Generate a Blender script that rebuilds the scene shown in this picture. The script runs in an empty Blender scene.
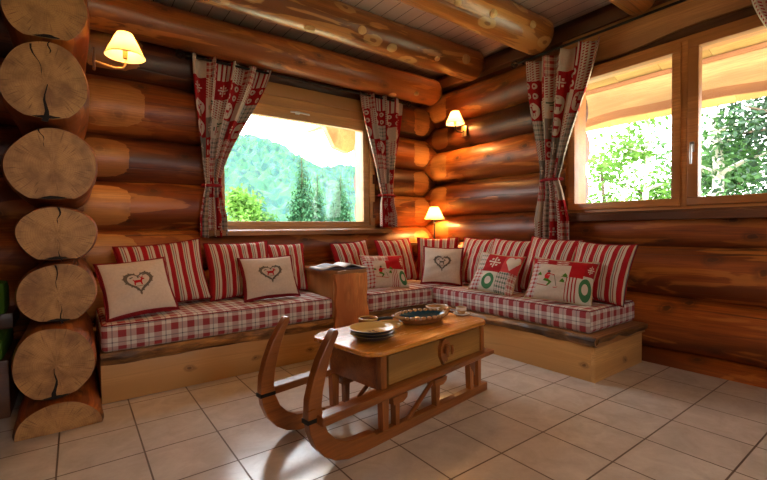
import bpy, bmesh, math, random
from mathutils import Vector, Matrix
from mathutils.geometry import tessellate_polygon
random.seed(7)
PI = math.pi
sc = bpy.context.scene
COL = sc.collection

# ------------------------------------------------------------ node helpers
class NT:
    def __init__(s, name, rough=0.6):
        s.m = bpy.data.materials.new(name); s.m.use_nodes = True
        s.t = s.m.node_tree; s.n = s.t.nodes; s.l = s.t.links
        s.p = s.n['Principled BSDF']; s.p.inputs['Roughness'].default_value = rough
        s.out = s.n['Material Output']
    def inp(s, sock, v):
        if v is None: return
        if hasattr(v, 'links') or isinstance(v, bpy.types.NodeSocket): s.l.new(v, sock)
        else:
            try: sock.default_value = v
            except Exception: sock.default_value = tuple(v) + (1,)
    def math(s, op, a, b=None, c=None, clamp=False):
        n = s.n.new('ShaderNodeMath'); n.operation = op; n.use_clamp = clamp
        s.inp(n.inputs[0], a); s.inp(n.inputs[1], b); s.inp(n.inputs[2], c)
        return n.outputs[0]
    def mix(s, f, a, b, mode='MIX'):
        n = s.n.new('ShaderNodeMix'); n.data_type = 'RGBA'; n.blend_type = mode
        s.inp(n.inputs[0], f); s.inp(n.inputs[6], col(a)); s.inp(n.inputs[7], col(b))
        return n.outputs[2]
    def coord(s, kind='Object', scale=(1,1,1), loc=(0,0,0), rnd=0):
        n = s.n.new('ShaderNodeTexCoord'); o = n.outputs[kind]
        if rnd:
            oi = s.n.new('ShaderNodeObjectInfo'); v = s.n.new('ShaderNodeVectorMath'); v.operation = 'MULTIPLY_ADD'
            v.inputs[0].default_value = (rnd, rnd*.7, rnd*1.3)
            cb = s.n.new('ShaderNodeCombineXYZ')
            for i in range(3): s.l.new(oi.outputs['Random'], cb.inputs[i])
            s.l.new(cb.outputs[0], v.inputs[1]); s.l.new(o, v.inputs[2]); o = v.outputs[0]
        m = s.n.new('ShaderNodeMapping'); m.inputs['Scale'].default_value = scale; m.inputs['Location'].default_value = loc
        s.l.new(o, m.inputs[0]); return m.outputs[0]
    def uv(s, name):
        n = s.n.new('ShaderNodeUVMap'); n.uv_map = name
        x = s.n.new('ShaderNodeSeparateXYZ'); s.l.new(n.outputs[0], x.inputs[0])
        return x.outputs[0], x.outputs[1], n.outputs[0]
    def sep(s, v):
        x = s.n.new('ShaderNodeSeparateXYZ'); s.l.new(v, x.inputs[0]); return x.outputs
    def noise(s, vec, scale=5, detail=4, rough=.55, dist=0):
        n = s.n.new('ShaderNodeTexNoise'); s.inp(n.inputs['Vector'], vec); n.inputs['Scale'].default_value = scale
        n.inputs['Detail'].default_value = detail; n.inputs['Roughness'].default_value = rough; n.inputs['Distortion'].default_value = dist
        return n.outputs['Fac']
    def voro(s, vec, scale=5, feat='F1', out='Distance', rnd=1):
        n = s.n.new('ShaderNodeTexVoronoi'); s.inp(n.inputs['Vector'], vec); n.inputs['Scale'].default_value = scale
        n.feature = feat; n.inputs['Randomness'].default_value = rnd; return n.outputs[out]
    def ramp(s, f, stops, interp='LINEAR'):
        n = s.n.new('ShaderNodeValToRGB'); r = n.color_ramp; r.interpolation = interp
        while len(r.elements) < len(stops): r.elements.new(.5)
        for e, (p, c) in zip(r.elements, stops):
            e.position = p; e.color = col(c)
        s.l.new(f, n.inputs[0]); return n.outputs[0]
    def bump(s, h, strength=.3, dist=.01):
        n = s.n.new('ShaderNodeBump'); n.inputs['Strength'].default_value = strength; n.inputs['Distance'].default_value = dist
        s.l.new(h, n.inputs['Height']); s.l.new(n.outputs[0], s.p.inputs['Normal'])
    def base(s, c): s.inp(s.p.inputs['Base Color'], col(c))
def col(c):
    if isinstance(c, (tuple, list)): return tuple(c)[:3] + (1,)
    if isinstance(c, (int, float)): return (c, c, c, 1)
    return c

M = {}
def plain(name, c, rough=.5, metal=0, noise=0, scale=8, spec=None):
    m = NT(name, rough); m.p.inputs['Metallic'].default_value = metal
    if spec is not None: m.p.inputs['Specular IOR Level'].default_value = spec
    v = m.noise(m.coord('Object', rnd=5), scale, 4)
    k = noise or .08
    m.base(m.mix(v, [x*(1-k) for x in c], [min(1, x*(1+k)) for x in c]))
    M[name] = m.m; return m.m

def wood(name, a, b, rough=.35, knot=.6, stretch=.12, crack=.5, bstr=.25, grain=26, axis=0, coat=0., kscale=2.2, pale=0, tone=True, cyl=False, contrast=.55, flat=False, krad=1., worn=None):
    m = NT(name, rough)
    sx = [1, 1, 1]; sx[axis] = stretch
    v = m.coord('Object', tuple(sx), rnd=17)
    if cyl:
        ox, oy, oz = m.sep(m.coord('Object'))
        ang = m.math('ARCTAN2', oz, m.math('ABSOLUTE', oy)); oi0 = m.n.new('ShaderNodeObjectInfo'); rn = m.math('MULTIPLY', oi0.outputs['Random'], 37)
        def cylv(k):
            cb = m.n.new('ShaderNodeCombineXYZ'); m.l.new(m.math('MULTIPLY_ADD', ox, k, rn), cb.inputs[0]); m.l.new(m.math('MULTIPLY', ang, .2), cb.inputs[1]); m.l.new(rn, cb.inputs[2]); return cb.outputs[0]
        v = cylv(stretch)
    g = m.noise(v, grain, 5, .6, .3)
    big = m.noise(v, 3.2, 3, .5, .6)
    c = m.mix(m.ramp(g, [(.3, 0), (.72, 1)]), a, b)
    fv = m.n.new('ShaderNodeVectorMath'); fv.operation = 'MULTIPLY'; m.l.new(v, fv.inputs[0]); fm = [1, 1, 1]; fm[0 if cyl else axis] = .35; fv.inputs[1].default_value = fm
    fine = m.noise(fv.outputs[0], grain*4.5, 3, .7)
    c = m.mix(m.math('MULTIPLY', m.ramp(fine, [(.42, 1), (.56, 0)]), .45), c, [x*.5 for x in a])
    c = m.mix(m.ramp(big, [(.35, 0), (.62, 1)]), c, [x*contrast for x in a])
    sk = [1, 1, 1]; sk[axis] = .55
    kv = cylv(.7) if cyl else m.coord('Object', tuple(sk), rnd=11)
    if flat:
        fx = m.sep(m.coord('Object', rnd=13)); fb = m.n.new('ShaderNodeCombineXYZ'); m.l.new(m.math('MULTIPLY', fx[axis], .6), fb.inputs[0]); m.l.new(fx[2], fb.inputs[1]); kv = fb.outputs[0]
    kw = m.noise(kv, 14, 2); kvn = m.n.new('ShaderNodeVectorMath'); kvn.operation = 'ADD'; m.l.new(kv, kvn.inputs[0])
    cbk = m.n.new('ShaderNodeCombineXYZ'); m.l.new(m.math('MULTIPLY', kw, .05), cbk.inputs[0]); m.l.new(m.math('MULTIPLY', kw, -.04), cbk.inputs[1]); m.l.new(cbk.outputs[0], kvn.inputs[1]); kv = kvn.outputs[0]
    if cyl or flat:
        vn = m.n.new('ShaderNodeTexVoronoi'); vn.voronoi_dimensions = '2D'; vn.inputs['Scale'].default_value = kscale; m.l.new(kv, vn.inputs['Vector']); d = vn.outputs['Distance']
    else: d = m.voro(kv, kscale)
    if krad != 1: d = m.math('DIVIDE', d, krad)
    kn = m.ramp(d, [(.0, 1), (.07, .9), (.10, .3), (.13, .6), (.26, 0)])
    kc = (.09, .03, .01) if not pale else (.28, .12, .04)
    kn = m.math('MULTIPLY', m.math('MULTIPLY', kn, knot), 1)
    if worn:
        wv = m.n.new('ShaderNodeVectorMath'); wv.operation = 'MULTIPLY_ADD'; m.l.new(v, wv.inputs[0]); wv.inputs[1].default_value = (2.2, 1, 1) if cyl else (1, 1, 1); wv.inputs[2].default_value = (3.1, 7.7, 1.3)
        wn = m.noise(wv.outputs[0], 6.5, 4, .55, .8)
        c = m.mix(m.math('MULTIPLY', m.ramp(wn, [(.56, 0), (.60, 1)]), worn[1]), c, worn[0])
    c = m.mix(kn, c, kc)
    if pale:
        halo = m.ramp(d, [(.0, 0), (.06, 0), (.08, 1), (.20, 1), (.23, 0)])
        c = m.mix(m.math('MULTIPLY', halo, pale), c, (.72, .44, .16))
    st = [1, 1, 1]; st[axis] = .05
    cr = m.noise(cylv(.04) if cyl else m.coord('Object', tuple(st), rnd=23), 7, 2, .4)
    crk = m.ramp(cr, [(.485, 0), (.5, 1), (.515, 0)])
    crk = m.math('MULTIPLY', crk, m.ramp(m.noise(v, 2.5, 1), [(.5, 0), (.6, crack)]))
    c = m.mix(crk, c, (.035, .012, .005))
    if tone:
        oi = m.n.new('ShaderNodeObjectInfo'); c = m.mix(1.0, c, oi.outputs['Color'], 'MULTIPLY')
    m.base(c)
    m.inp(m.p.inputs['Roughness'], m.math('MULTIPLY_ADD', g, .25, rough-.1))
    m.p.inputs['Coat Weight'].default_value = coat; m.p.inputs['Coat Roughness'].default_value = .25
    h = m.math('ADD', m.math('MULTIPLY', g, .5), m.math('MULTIPLY', crk, -1.2))
    m.bump(h, bstr, .006)
    M[name] = m.m; return m.m

wood('log_wood', (.37, .082, .009), (.64, .185, .024), .42, .95, .09, .9, coat=.1, cyl=True, kscale=3.6, krad=.8, worn=((.74, .28, .05), .45), bstr=.45, grain=20, contrast=.42)
wood('beam_wood', (.40, .135, .026), (.58, .22, .05), .33, .85, .10, .6, coat=.25, kscale=2.6, krad=.8, worn=((.80, .38, .10), .5), pale=.6, cyl=True, bstr=.4, grain=18, contrast=.5)
wood('beam_plain', (.40, .125, .022), (.58, .21, .045), .36, .9, .10, .6, coat=.25, kscale=3.2, krad=.7, worn=((.74, .31, .07), .5), cyl=True, bstr=.4, grain=18, contrast=.5)
wood('scarf_wood', (.66, .27, .065), (.80, .37, .10), .4, .5, .12, .5, cyl=True, kscale=4)
wood('pine', (.66, .34, .105), (.84, .50, .19), .42, .85, .10, .15, bstr=.1, kscale=3.6, krad=.38, contrast=.75, flat=True)
wood('pine_y', (.66, .34, .105), (.84, .50, .19), .42, .85, .10, .15, bstr=.1, kscale=3.6, krad=.38, contrast=.75, axis=1, flat=True)
wood('frame_wood', (.66, .34, .11), (.80, .46, .17), .38, .25, .08, .1, bstr=.1)
wood('frame_wood_y', (.58, .21, .05), (.70, .29, .08), .38, .25, .08, .1, bstr=.1, axis=1)
wood('frame_wood_z', (.50, .22, .06), (.62, .30, .09), .38, .25, .08, .1, bstr=.1, axis=2)
wood('slab_wood', (.42, .19, .06), (.60, .31, .11), .45, .6, .15, .6)
wood('block_wood', (.52, .24, .075), (.66, .35, .12), .45, .6, .15, .6, axis=2)
wood('block_front_wood', (.80, .24, .06), (.92, .42, .12), .4, .5, .25, .2, axis=2, kscale=4)
wood('eave_wood', (.74, .46, .17), (.86, .58, .24), .6, .3, .1, .1, axis=1)
wood('eave_red', (.5, .2, .06), (.62, .28, .09), .6, .3, .1, .1, axis=1)
wood('sled_wood', (.32, .095, .018), (.56, .19, .038), .3, .3, .12, .2, coat=.3)
wood('sled_wood_z', (.32, .095, .018), (.56, .19, .038), .3, .3, .12, .2, axis=2, coat=.3)
wood('table_top_wood', (.72, .27, .035), (.86, .38, .06), .22, .4, .12, .1, coat=.45, bstr=.05)
wood('drawer_wood', (.42, .20, .04), (.66, .37, .10), .45, .3, .08, .6, grain=34)
wood('bark_edge', (.07, .022, .007), (.78, .38, .11), .5, .5, .25, .9, bstr=1., grain=13, contrast=.25)
wood('bark_edge_y', (.07, .022, .007), (.78, .38, .11), .5, .5, .25, .9, bstr=1., grain=13, contrast=.25, axis=1)
wood('dark_wood', (.13, .045, .016), (.20, .07, .025), .4, .4, .1, .5, coat=.1)
wood('dark_wood_y', (.13, .045, .016), (.20, .07, .025), .4, .4, .1, .5, axis=1, coat=.1)

def cut_end():
    m = NT('cut_end_wood', .6)
    v = m.coord('Object', rnd=0)
    x, y, z = m.sep(v)
    r = m.math('SQRT', m.math('ADD', m.math('MULTIPLY', y, y), m.math('MULTIPLY', z, z)))
    r = m.math('ADD', r, m.math('MULTIPLY', m.noise(m.coord('Object', rnd=3), 7, 2), .03))
    rings = m.math('SINE', m.math('MULTIPLY', r, 620))
    c = m.mix(m.math('MULTIPLY', m.ramp(rings, [(.2, 0), (.9, 1)]), .5), (.50, .26, .08), (.40, .18, .05))
    bl = m.noise(m.coord('Object', rnd=9), 9, 5, .6)
    c = m.mix(m.ramp(bl, [(.4, 0), (.65, .85)]), c, (.22, .095, .03))
    ang = m.math('ARCTAN2', z, y)
    cb = m.n.new('ShaderNodeCombineXYZ'); m.l.new(m.math('MULTIPLY', ang, 6), cb.inputs[0]); m.l.new(m.math('MULTIPLY', r, 3), cb.inputs[1])
    rad = m.noise(cb.outputs[0], 3.2, 3, .6)
    c = m.mix(m.math('MULTIPLY', m.ramp(rad, [(.58, 0), (.66, 1)]), .7), c, (.16, .065, .02))
    m.base(c); m.bump(rad, .2, .004); M['cut_end'] = m.m
cut_end()

def tiles():
    m = NT('floor_tile', .3)
    x, y, z = m.sep(m.coord('Object'))
    fx = m.math('FRACT', m.math('DIVIDE', m.math('SUBTRACT', x, .240-3.33), .3332))
    fy = m.math('FRACT', m.math('DIVIDE', m.math('SUBTRACT', y, .880-3.46), .346))
    def edge(f):
        a = m.math('ABSOLUTE', m.math('SUBTRACT', f, .5)); return m.math('GREATER_THAN', a, .489)
    g = m.math('MAXIMUM', edge(fx), edge(fy))
    n = m.noise(m.coord('Object'), 7, 6, .65, .5); n2 = m.noise(m.coord('Object'), 45, 3)
    cell = m.n.new('ShaderNodeTexWhiteNoise'); cell.noise_dimensions = '2D'
    cb = m.n.new('ShaderNodeCombineXYZ')
    m.l.new(m.math('FLOOR', m.math('DIVIDE', m.math('SUBTRACT', x, .240-3.33), .3332)), cb.inputs[0])
    m.l.new(m.math('FLOOR', m.math('DIVIDE', m.math('SUBTRACT', y, .880-3.46), .346)), cb.inputs[1])
    m.l.new(cb.outputs[0], cell.inputs['Vector'])
    c = m.mix(m.ramp(n, [(.35, 0), (.68, 1)]), (.55, .49, .43), (.70, .64, .57))
    c = m.mix(m.math('MULTIPLY', n2, .25), c, (.38, .31, .25))
    c = m.mix(m.math('MULTIPLY', cell.outputs['Value'], .22), c, (.43, .36, .30))
    c = m.mix(g, c, (.09, .05, .03))
    m.base(c)
    m.inp(m.p.inputs['Roughness'], m.math('ADD', m.math('MULTIPLY', n, .14), m.math('MULTIPLY_ADD', g, .4, .11)))
    m.bump(m.math('ADD', m.math('MULTIPLY', n, .35), m.math('MULTIPLY', g, -1.0)), .35, .004)
    m.p.inputs['Specular IOR Level'].default_value = .85
    M['tile'] = m.m
tiles()

def ceiling_mat():
    m = NT('ceiling_boards', .5)
    x, y, z = m.sep(m.coord('Object'))
    f = m.math('FRACT', m.math('DIVIDE', x, .135))
    g = m.math('LESS_THAN', f, .045)
    n = m.noise(m.coord('Object', (1, .12, 1)), 18, 4)
    c = m.mix(n, (.66, .52, .44), (.80, .68, .60))
    m.base(m.mix(g, c, (.16, .09, .06))); m.bump(m.math('MULTIPLY', g, -1), .5, .006)
    M['ceil'] = m.m
ceiling_mat()

RED = (.33, .012, .016); CRM = (.56, .49, .40); GRY = (.30, .30, .25); DGR = (.14, .14, .12); GRN = (.045, .10, .055)
def weave(m):
    m.p.inputs['Roughness'].default_value = .9; m.p.inputs['Specular IOR Level'].default_value = .15
    m.bump(m.noise(m.coord('Object'), 160, 2), .25, .002)
def stripes():
    m = NT('striped_fabric'); u, v, _ = m.uv('UVMap')
    f = m.math('FRACT', m.math('DIVIDE', u, .084))
    c = m.ramp(f, [(0, RED), (.42, (.52, .43, .32)), (.52, (.16, .15, .13)), (.60, (.55, .46, .36)), (.70, (.30, .03, .03)), (.78, (.56, .47, .36))], 'CONSTANT')
    m.base(c); weave(m); M['stripe'] = m.m
stripes()
def gingham(name, P, uvn='UVMap', red=RED, cream=(.62, .57, .51), thin=(.07, .06, .08)):
    m = NT(name); u, v, _ = m.uv(uvn)
    def band(t):
        f = m.math('FRACT', m.math('DIVIDE', t, P))
        r = m.math('MULTIPLY', m.math('LESS_THAN', f, .45), 1)
        th = m.math('COMPARE', f, .69, .035)
        return r, th
    r1, t1 = band(u); r2, t2 = band(v)
    a = m.math('MULTIPLY', m.math('ADD', r1, r2), .47, clamp=True)
    c = m.mix(a, cream, red)
    b = m.math('MULTIPLY', m.math('ADD', t1, t2), .5, clamp=True)
    m.base(m.mix(b, c, thin)); weave(m); M[name] = m.m
gingham('gingham', .098, red=(.27, .012, .020))
gingham('small_gingham', .036)
gingham('green_plaid', .22, 'cell', red=GRN, thin=RED)
gingham('grey_plaid', .24, 'cell', red=DGR, cream=(.56, .50, .42), thin=RED)
gingham('red_plaid', .3, 'cell', red=RED, cream=(.60, .50, .40))
def rects(m, u, v, L):
    acc = None
    for cu, cv, hu, hv in L:
        r = m.math('MULTIPLY', m.math('COMPARE', u, cu, hu), m.math('COMPARE', v, cv, hv))
        acc = r if acc is None else m.math('MAXIMUM', acc, r)
    return acc
def ell(m, u, v, cu, cv, ru, rv):
    a = m.math('DIVIDE', m.math('SUBTRACT', u, cu), ru); b = m.math('DIVIDE', m.math('SUBTRACT', v, cv), rv)
    return m.math('LESS_THAN', m.math('ADD', m.math('MULTIPLY', a, a), m.math('MULTIPLY', b, b)), 1)
STAG = [(.48, .47, .16, .07), (.36, .34, .025, .1), (.60, .34, .025, .1), (.64, .6, .04, .1), (.7, .68, .07, .035), (.6, .8, .015, .09), (.53, .8, .08, .015), (.3, .5, .05, .03)]
STAR = [(.5, .5, .3, .035), (.5, .5, .035, .3), (.36, .64, .05, .05), (.64, .64, .05, .05), (.36, .36, .05, .05), (.64, .36, .05, .05)]
def cloths():
    m = NT('medallion_cloth'); u, v, _ = m.uv('cell')
    c = m.mix(ell(m, u, v, .5, .5, .42, .42), RED, CRM); c = m.mix(rects(m, u, v, STAG), c, RED); m.base(c); weave(m); M['c_medal'] = m.m
    m = NT('hook_cloth'); u, v, _ = m.uv('cell')
    f = m.math('FRACT', m.math('MULTIPLY', u, 5)); g = m.math('FRACT', m.math('ADD', m.math('MULTIPLY', v, 8), m.math('MULTIPLY', u, 2.5)))
    k = m.math('MULTIPLY', m.math('LESS_THAN', f, .6), m.math('LESS_THAN', g, .5)); m.base(m.mix(k, CRM, (.33, .03, .03))); weave(m); M['c_hook'] = m.m
    m = NT('red_star_cloth'); u, v, _ = m.uv('cell')
    m.base(m.mix(rects(m, u, v, STAR), RED, CRM)); weave(m); M['c_star'] = m.m
    m = NT('grey_star_cloth'); u, v, _ = m.uv('cell')
    m.base(m.mix(rects(m, u, v, STAR), (.2, .18, .15), CRM)); weave(m); M['c_gstar'] = m.m
    m = NT('red_tick_cloth'); u, v, _ = m.uv('cell')
    f = m.math('FRACT', m.math('MULTIPLY', u, 4)); m.base(m.mix(m.math('LESS_THAN', f, .4), CRM, RED)); weave(m); M['c_tick'] = m.m
    m = NT('red_dot_cloth'); u, v, _ = m.uv('cell')
    fu = m.math('FRACT', m.math('MULTIPLY', u, 2)); fv = m.math('FRACT', m.math('MULTIPLY', v, 2))
    k = ell(m, fu, fv, .5, .5, .3, .3); k2 = ell(m, fu, fv, .5, .5, .12, .12)
    m.base(m.mix(k2, m.mix(k, RED, CRM), RED)); weave(m); M['c_dot'] = m.m
    m = NT('skier_cloth'); u, v, _ = m.uv('cell')
    c = m.mix(rects(m, u, v, [(.5, .55, .05, .14), (.42, .3, .03, .12), (.62, .35, .1, .03)]), CRM, RED)
    c = m.mix(rects(m, u, v, [(.72, .75, .18, .04), (.6, .64, .14, .03), (.28, .5, .05, .1), (.5, .78, .06, .05)]), c, (.09, .13, .09))
    m.base(c); weave(m); M['c_ski'] = m.m
    m = NT('green_wreath_cloth'); u, v, _ = m.uv('cell')
    c = m.mix(ell(m, u, v, .5, .5, .42, .42), (.55, .52, .42), (.05, .17, .07)); c = m.mix(ell(m, u, v, .5, .52, .22, .2), c, CRM)
    m.base(c); weave(m); M['c_wreath'] = m.m
    m = NT('red_heart_cloth'); u, v, _ = m.uv('cell')
    hh = m.math('MAXIMUM', ell(m, u, v, .32, .62, .22, .22), ell(m, u, v, .68, .62, .22, .22))
    tri = m.math('MULTIPLY', m.math('LESS_THAN', v, .6), m.math('LESS_THAN', m.math('ABSOLUTE', m.math('SUBTRACT', u, .5)), m.math('MULTIPLY_ADD', v, .85, -.08)))
    m.base(m.mix(m.math('MAXIMUM', hh, tri), (.50, .05, .05), (.62, .56, .46))); weave(m); M['c_heart'] = m.m
    for n, c in (('cream_linen', (.54, .45, .36)), ('dark_red_cloth', (.22, .014, .018)), ('red_cloth', (.42, .01, .014)), ('leaf_stitch', (.12, .10, .075)), ('green_cloth', (.07, .17, .02)), ('twine', (.45, .34, .2))):
        m = NT(n); k = m.noise(m.coord('Object'), 60, 3); m.base(m.mix(k, [x*.85 for x in c], [x*1.15 for x in c])); weave(m); M[n] = m.m
cloths()
plain('black_iron', (.02, .018, .016), .45, .7)
plain('brass', (.55, .33, .12), .3, .9)
plain('steel', (.6, .6, .6), .3, .9)
plain('navy_glaze', (.012, .022, .05), .12, 0, .2)
plain('ochre_glaze', (.58, .36, .10), .15, 0, .12, 12)
plain('brown_glaze', (.22, .09, .03), .2, 0, .3, 14)
plain('motif_glaze', (.16, .04, .03), .2, 0, .3)
plain('tan_glaze', (.45, .25, .10), .25, 0, .25, 14)
plain('white_glaze', (.75, .70, .62), .15)
plain('teal_glaze', (.02, .07, .10), .12, 0, .4, 20)
plain('coffee', (.05, .02, .008), .1)
plain('paper', (.80, .79, .76), .4, 0, .03)
plain('cover_print', (.12, .10, .13), .3, 0, .6, 30)
plain('photo_print', (.30, .33, .36), .35, 0, .5, 40)
plain('crack_dark', (.012, .006, .003), .9)
plain('socket_plastic', (.7, .66, .58), .4)
plain('rubber_black', (.015, .015, .015), .6)
plain('bark', (.10, .075, .05), .9, 0, .4, 8)
plain('birch_bark', (.60, .58, .52), .8, 0, .5, 6)
def leafm(name, c, tr=.35):
    m = NT(name, .7); k = m.noise(m.coord('Object'), 3, 2); cc = m.mix(k, [x*.6 for x in c], [min(1, x*1.4) for x in c]); m.base(cc)
    t = m.n.new('ShaderNodeBsdfTranslucent'); m.l.new(cc, t.inputs[0]); mx = m.n.new('ShaderNodeMixShader'); mx.inputs[0].default_value = tr
    m.l.new(m.p.outputs[0], mx.inputs[1]); m.l.new(t.outputs[0], mx.inputs[2]); m.l.new(mx.outputs[0], m.out.inputs[0]); M[name] = m.m
leafm('leaf_bright', (.09, .22, .025)); leafm('leaf_mid', (.045, .13, .03)); leafm('needle', (.016, .09, .03), .15); leafm('needle_dark', (.015, .05, .022), .15)
def glass():
    m = NT('window_glass'); n, l = m.n, m.l
    tr = n.new('ShaderNodeBsdfTransparent'); gl = n.new('ShaderNodeBsdfGlossy'); gl.inputs['Roughness'].default_value = .02
    mx = n.new('ShaderNodeMixShader'); mx.inputs[0].default_value = .012
    l.new(tr.outputs[0], mx.inputs[1]); l.new(gl.outputs[0], mx.inputs[2]); l.new(mx.outputs[0], m.out.inputs[0]); M['glass'] = m.m
glass()
def shade():
    m = NT('lamp_shade_fabric'); n, l = m.n, m.l
    t = n.new('ShaderNodeBsdfTranslucent'); t.inputs[0].default_value = (.62, .42, .17, 1)
    d = n.new('ShaderNodeBsdfDiffuse'); d.inputs[0].default_value = (.6, .48, .3, 1)
    mx = n.new('ShaderNodeMixShader'); mx.inputs[0].default_value = .45
    l.new(t.outputs[0], mx.inputs[1]); l.new(d.outputs[0], mx.inputs[2]); l.new(mx.outputs[0], m.out.inputs[0]); M['shade'] = m.m
shade()
def bulb():
    m = NT('lit_bulb'); e = m.n.new('ShaderNodeEmission'); e.inputs[0].default_value = (1, .62, .28, 1); e.inputs[1].default_value = 30
    m.l.new(e.outputs[0], m.out.inputs[0]); M['bulb'] = m.m
bulb()

# ------------------------------------------------------------ mesh helpers
def obj(name, data, mat, parent=None, smooth=True, uv=None, loc=None, rot=None, cell=None, color=None, auto=None):
    """data = (verts, faces[, matidx]) ; mat a key or list of keys"""
    vs, fs = data[0], data[1]
    me = bpy.data.meshes.new(name); me.from_pydata([tuple(v) for v in vs], [], [tuple(f) for f in fs])
    for k in (mat if isinstance(mat, (list, tuple)) else [mat]): me.materials.append(M[k])
    if len(data) > 2 and data[2]:
        for p, i in zip(me.polygons, data[2]): p.material_index = i
    me.polygons.foreach_set('use_smooth', [bool(smooth)]*len(me.polygons))
    for nm, arr in (('UVMap', uv), ('cell', cell)):
        if arr:
            l = me.uv_layers.new(name=nm); i = 0
            for a in arr:
                for t in a: l.data[i].uv = t; i += 1
    if auto is not None:
        me.polygons.foreach_set('use_smooth', [True]*len(me.polygons)); me.set_sharp_from_angle(angle=math.radians(auto))
    me.validate(); me.update()
    o = bpy.data.objects.new(name, me); COL.objects.link(o)
    if parent: o.parent = parent
    if loc: o.location = loc
    if rot: o.rotation_euler = rot
    if color: o.color = tuple(color)+(1,)
    return o
def tag(o, label=None, cat=None, group=None, kind=None):
    if label: o['label'] = label
    if cat: o['category'] = cat
    if group: o['group'] = group
    if kind: o['kind'] = kind
    return o
def empty(name, loc=(0, 0, 0), rot=(0, 0, 0), label=None, cat=None, group=None, kind=None):
    o = bpy.data.objects.new(name, None); o.empty_display_size = .1; COL.objects.link(o); o.location = loc; o.rotation_euler = rot
    return tag(o, label, cat, group, kind)
def copy_tree(o, parent=None):
    c = o.copy(); COL.objects.link(c); c.parent = parent
    for ch in list(o.children): copy_tree(ch, c)
    return c

class MB:
    def __init__(s): s.v = []; s.f = []; s.m = []
    def add(s, vs, fs, mi=0):
        b = len(s.v); s.v += [tuple(v) for v in vs]; s.f += [tuple(i+b for i in f) for f in fs]; s.m += [mi]*len(fs)
    def box(s, x0, x1, y0, y1, z0, z1, mi=0, bev=0., mat=None):
        bm = bmesh.new(); bmesh.ops.create_cube(bm, size=1)
        for v in bm.verts: v.co = Vector(((x0+x1)/2+v.co.x*(x1-x0), (y0+y1)/2+v.co.y*(y1-y0), (z0+z1)/2+v.co.z*(z1-z0)))
        if bev: bmesh.ops.bevel(bm, geom=bm.edges[:], offset=bev, segments=2, affect='EDGES', profile=.6)
        if mat: bmesh.ops.transform(bm, matrix=mat, verts=bm.verts)
        bm.verts.index_update(); s.add([v.co.copy() for v in bm.verts], [[v.index for v in f.verts] for f in bm.faces], mi); bm.free()
    def tube(s, pts, r, n=10, mi=0, cap=True):
        pts = [Vector(p) for p in pts]; rs = r if isinstance(r, (list, tuple)) else [r]*len(pts)
        vs = []; ref = None
        for i, p in enumerate(pts):
            d = (pts[min(i+1, len(pts)-1)]-pts[max(i-1, 0)]).normalized()
            if ref is None: ref = Vector((0, 0, 1)) if abs(d.z) < .9 else Vector((1, 0, 0))
            a = d.cross(ref).normalized(); b = d.cross(a).normalized(); ref = -d.cross(a) if False else ref
            for k in range(n):
                t = 2*PI*k/n; vs.append(p+(a*math.cos(t)+b*math.sin(t))*rs[i])
        fs = [(i*n+k, i*n+(k+1) % n, (i+1)*n+(k+1) % n, (i+1)*n+k) for i in range(len(pts)-1) for k in range(n)]
        if cap: fs += [tuple(range(n))[::-1], tuple((len(pts)-1)*n+k for k in range(n))]
        s.add(vs, fs, mi)
    def lathe(s, prof, c=(0, 0, 0), n=32, mi=0, sx=1, sy=1, axis='z'):
        vs = []
        for r, z in prof:
            for k in range(n):
                t = 2*PI*k/n; p = (r*sx*math.cos(t), r*sy*math.sin(t), z)
                if axis == 'x': p = (p[2], p[0], p[1])
                vs.append((c[0]+p[0], c[1]+p[1], c[2]+p[2]))
        fs = [(i*n+k, i*n+(k+1) % n, (i+1)*n+(k+1) % n, (i+1)*n+k) for i in range(len(prof)-1) for k in range(n)]
        s.add(vs, fs, mi)
    def prism(s, poly, y0, y1, mi=0, plane='xz'):
        """closed polygon extruded; plane xz -> extruded along y"""
        f = {'xz': lambda a, b, h: (a, h, b), 'xy': lambda a, b, h: (a, b, h), 'yz': lambda a, b, h: (h, a, b)}[plane]
        n = len(poly); vs = [f(a, b, y0) for a, b in poly]+[f(a, b, y1) for a, b in poly]
        tri = tessellate_polygon([[Vector((a, b, 0)) for a, b in poly]])
        fs = [tuple(t) for t in tri]+[tuple(i+n for i in reversed(t)) for t in tri]
        fs += [(i, (i+1) % n, n+(i+1) % n, n+i) for i in range(n)]
        s.add(vs, fs, mi)
    def build(s, name, mat, parent=None, **k):
        if 'smooth' not in k and 'auto' not in k: k['auto'] = 40
        o = obj(name, (s.v, s.f, s.m), mat, parent, **k)
        bm = bmesh.new(); bm.from_mesh(o.data); bmesh.ops.recalc_face_normals(bm, faces=bm.faces); bm.to_mesh(o.data); bm.free()
        return o
def boxo(name, x0, x1, y0, y1, z0, z1, mat, parent=None, bev=.004, **k):
    m = MB(); m.box(x0, x1, y0, y1, z0, z1, 0, bev); return m.build(name, mat, parent, **k)

# ------------------------------------------------------------ CAMERA
yaw = math.radians(36.4); pitch = math.radians(-1.5); roll = math.radians(.6)
fw = Vector((math.sin(yaw)*math.cos(pitch), math.cos(yaw)*math.cos(pitch), math.sin(pitch)))
rt = Vector((math.cos(yaw), -math.sin(yaw), 0)); up = rt.cross(fw)
r2 = rt*math.cos(roll)-up*math.sin(roll); u2 = up*math.cos(roll)+rt*math.sin(roll)
cam = bpy.data.cameras.new('camera'); cam.sensor_width = 36; cam.lens = 36*418/767; cam.clip_start = .02; cam.clip_end = 600
co = bpy.data.objects.new('camera', cam); COL.objects.link(co)
co.matrix_world = Matrix(((r2.x, u2.x, -fw.x, 0), (r2.y, u2.y, -fw.y, 0), (r2.z, u2.z, -fw.z, 1.05), (0, 0, 0, 1)))
sc.camera = co

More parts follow.
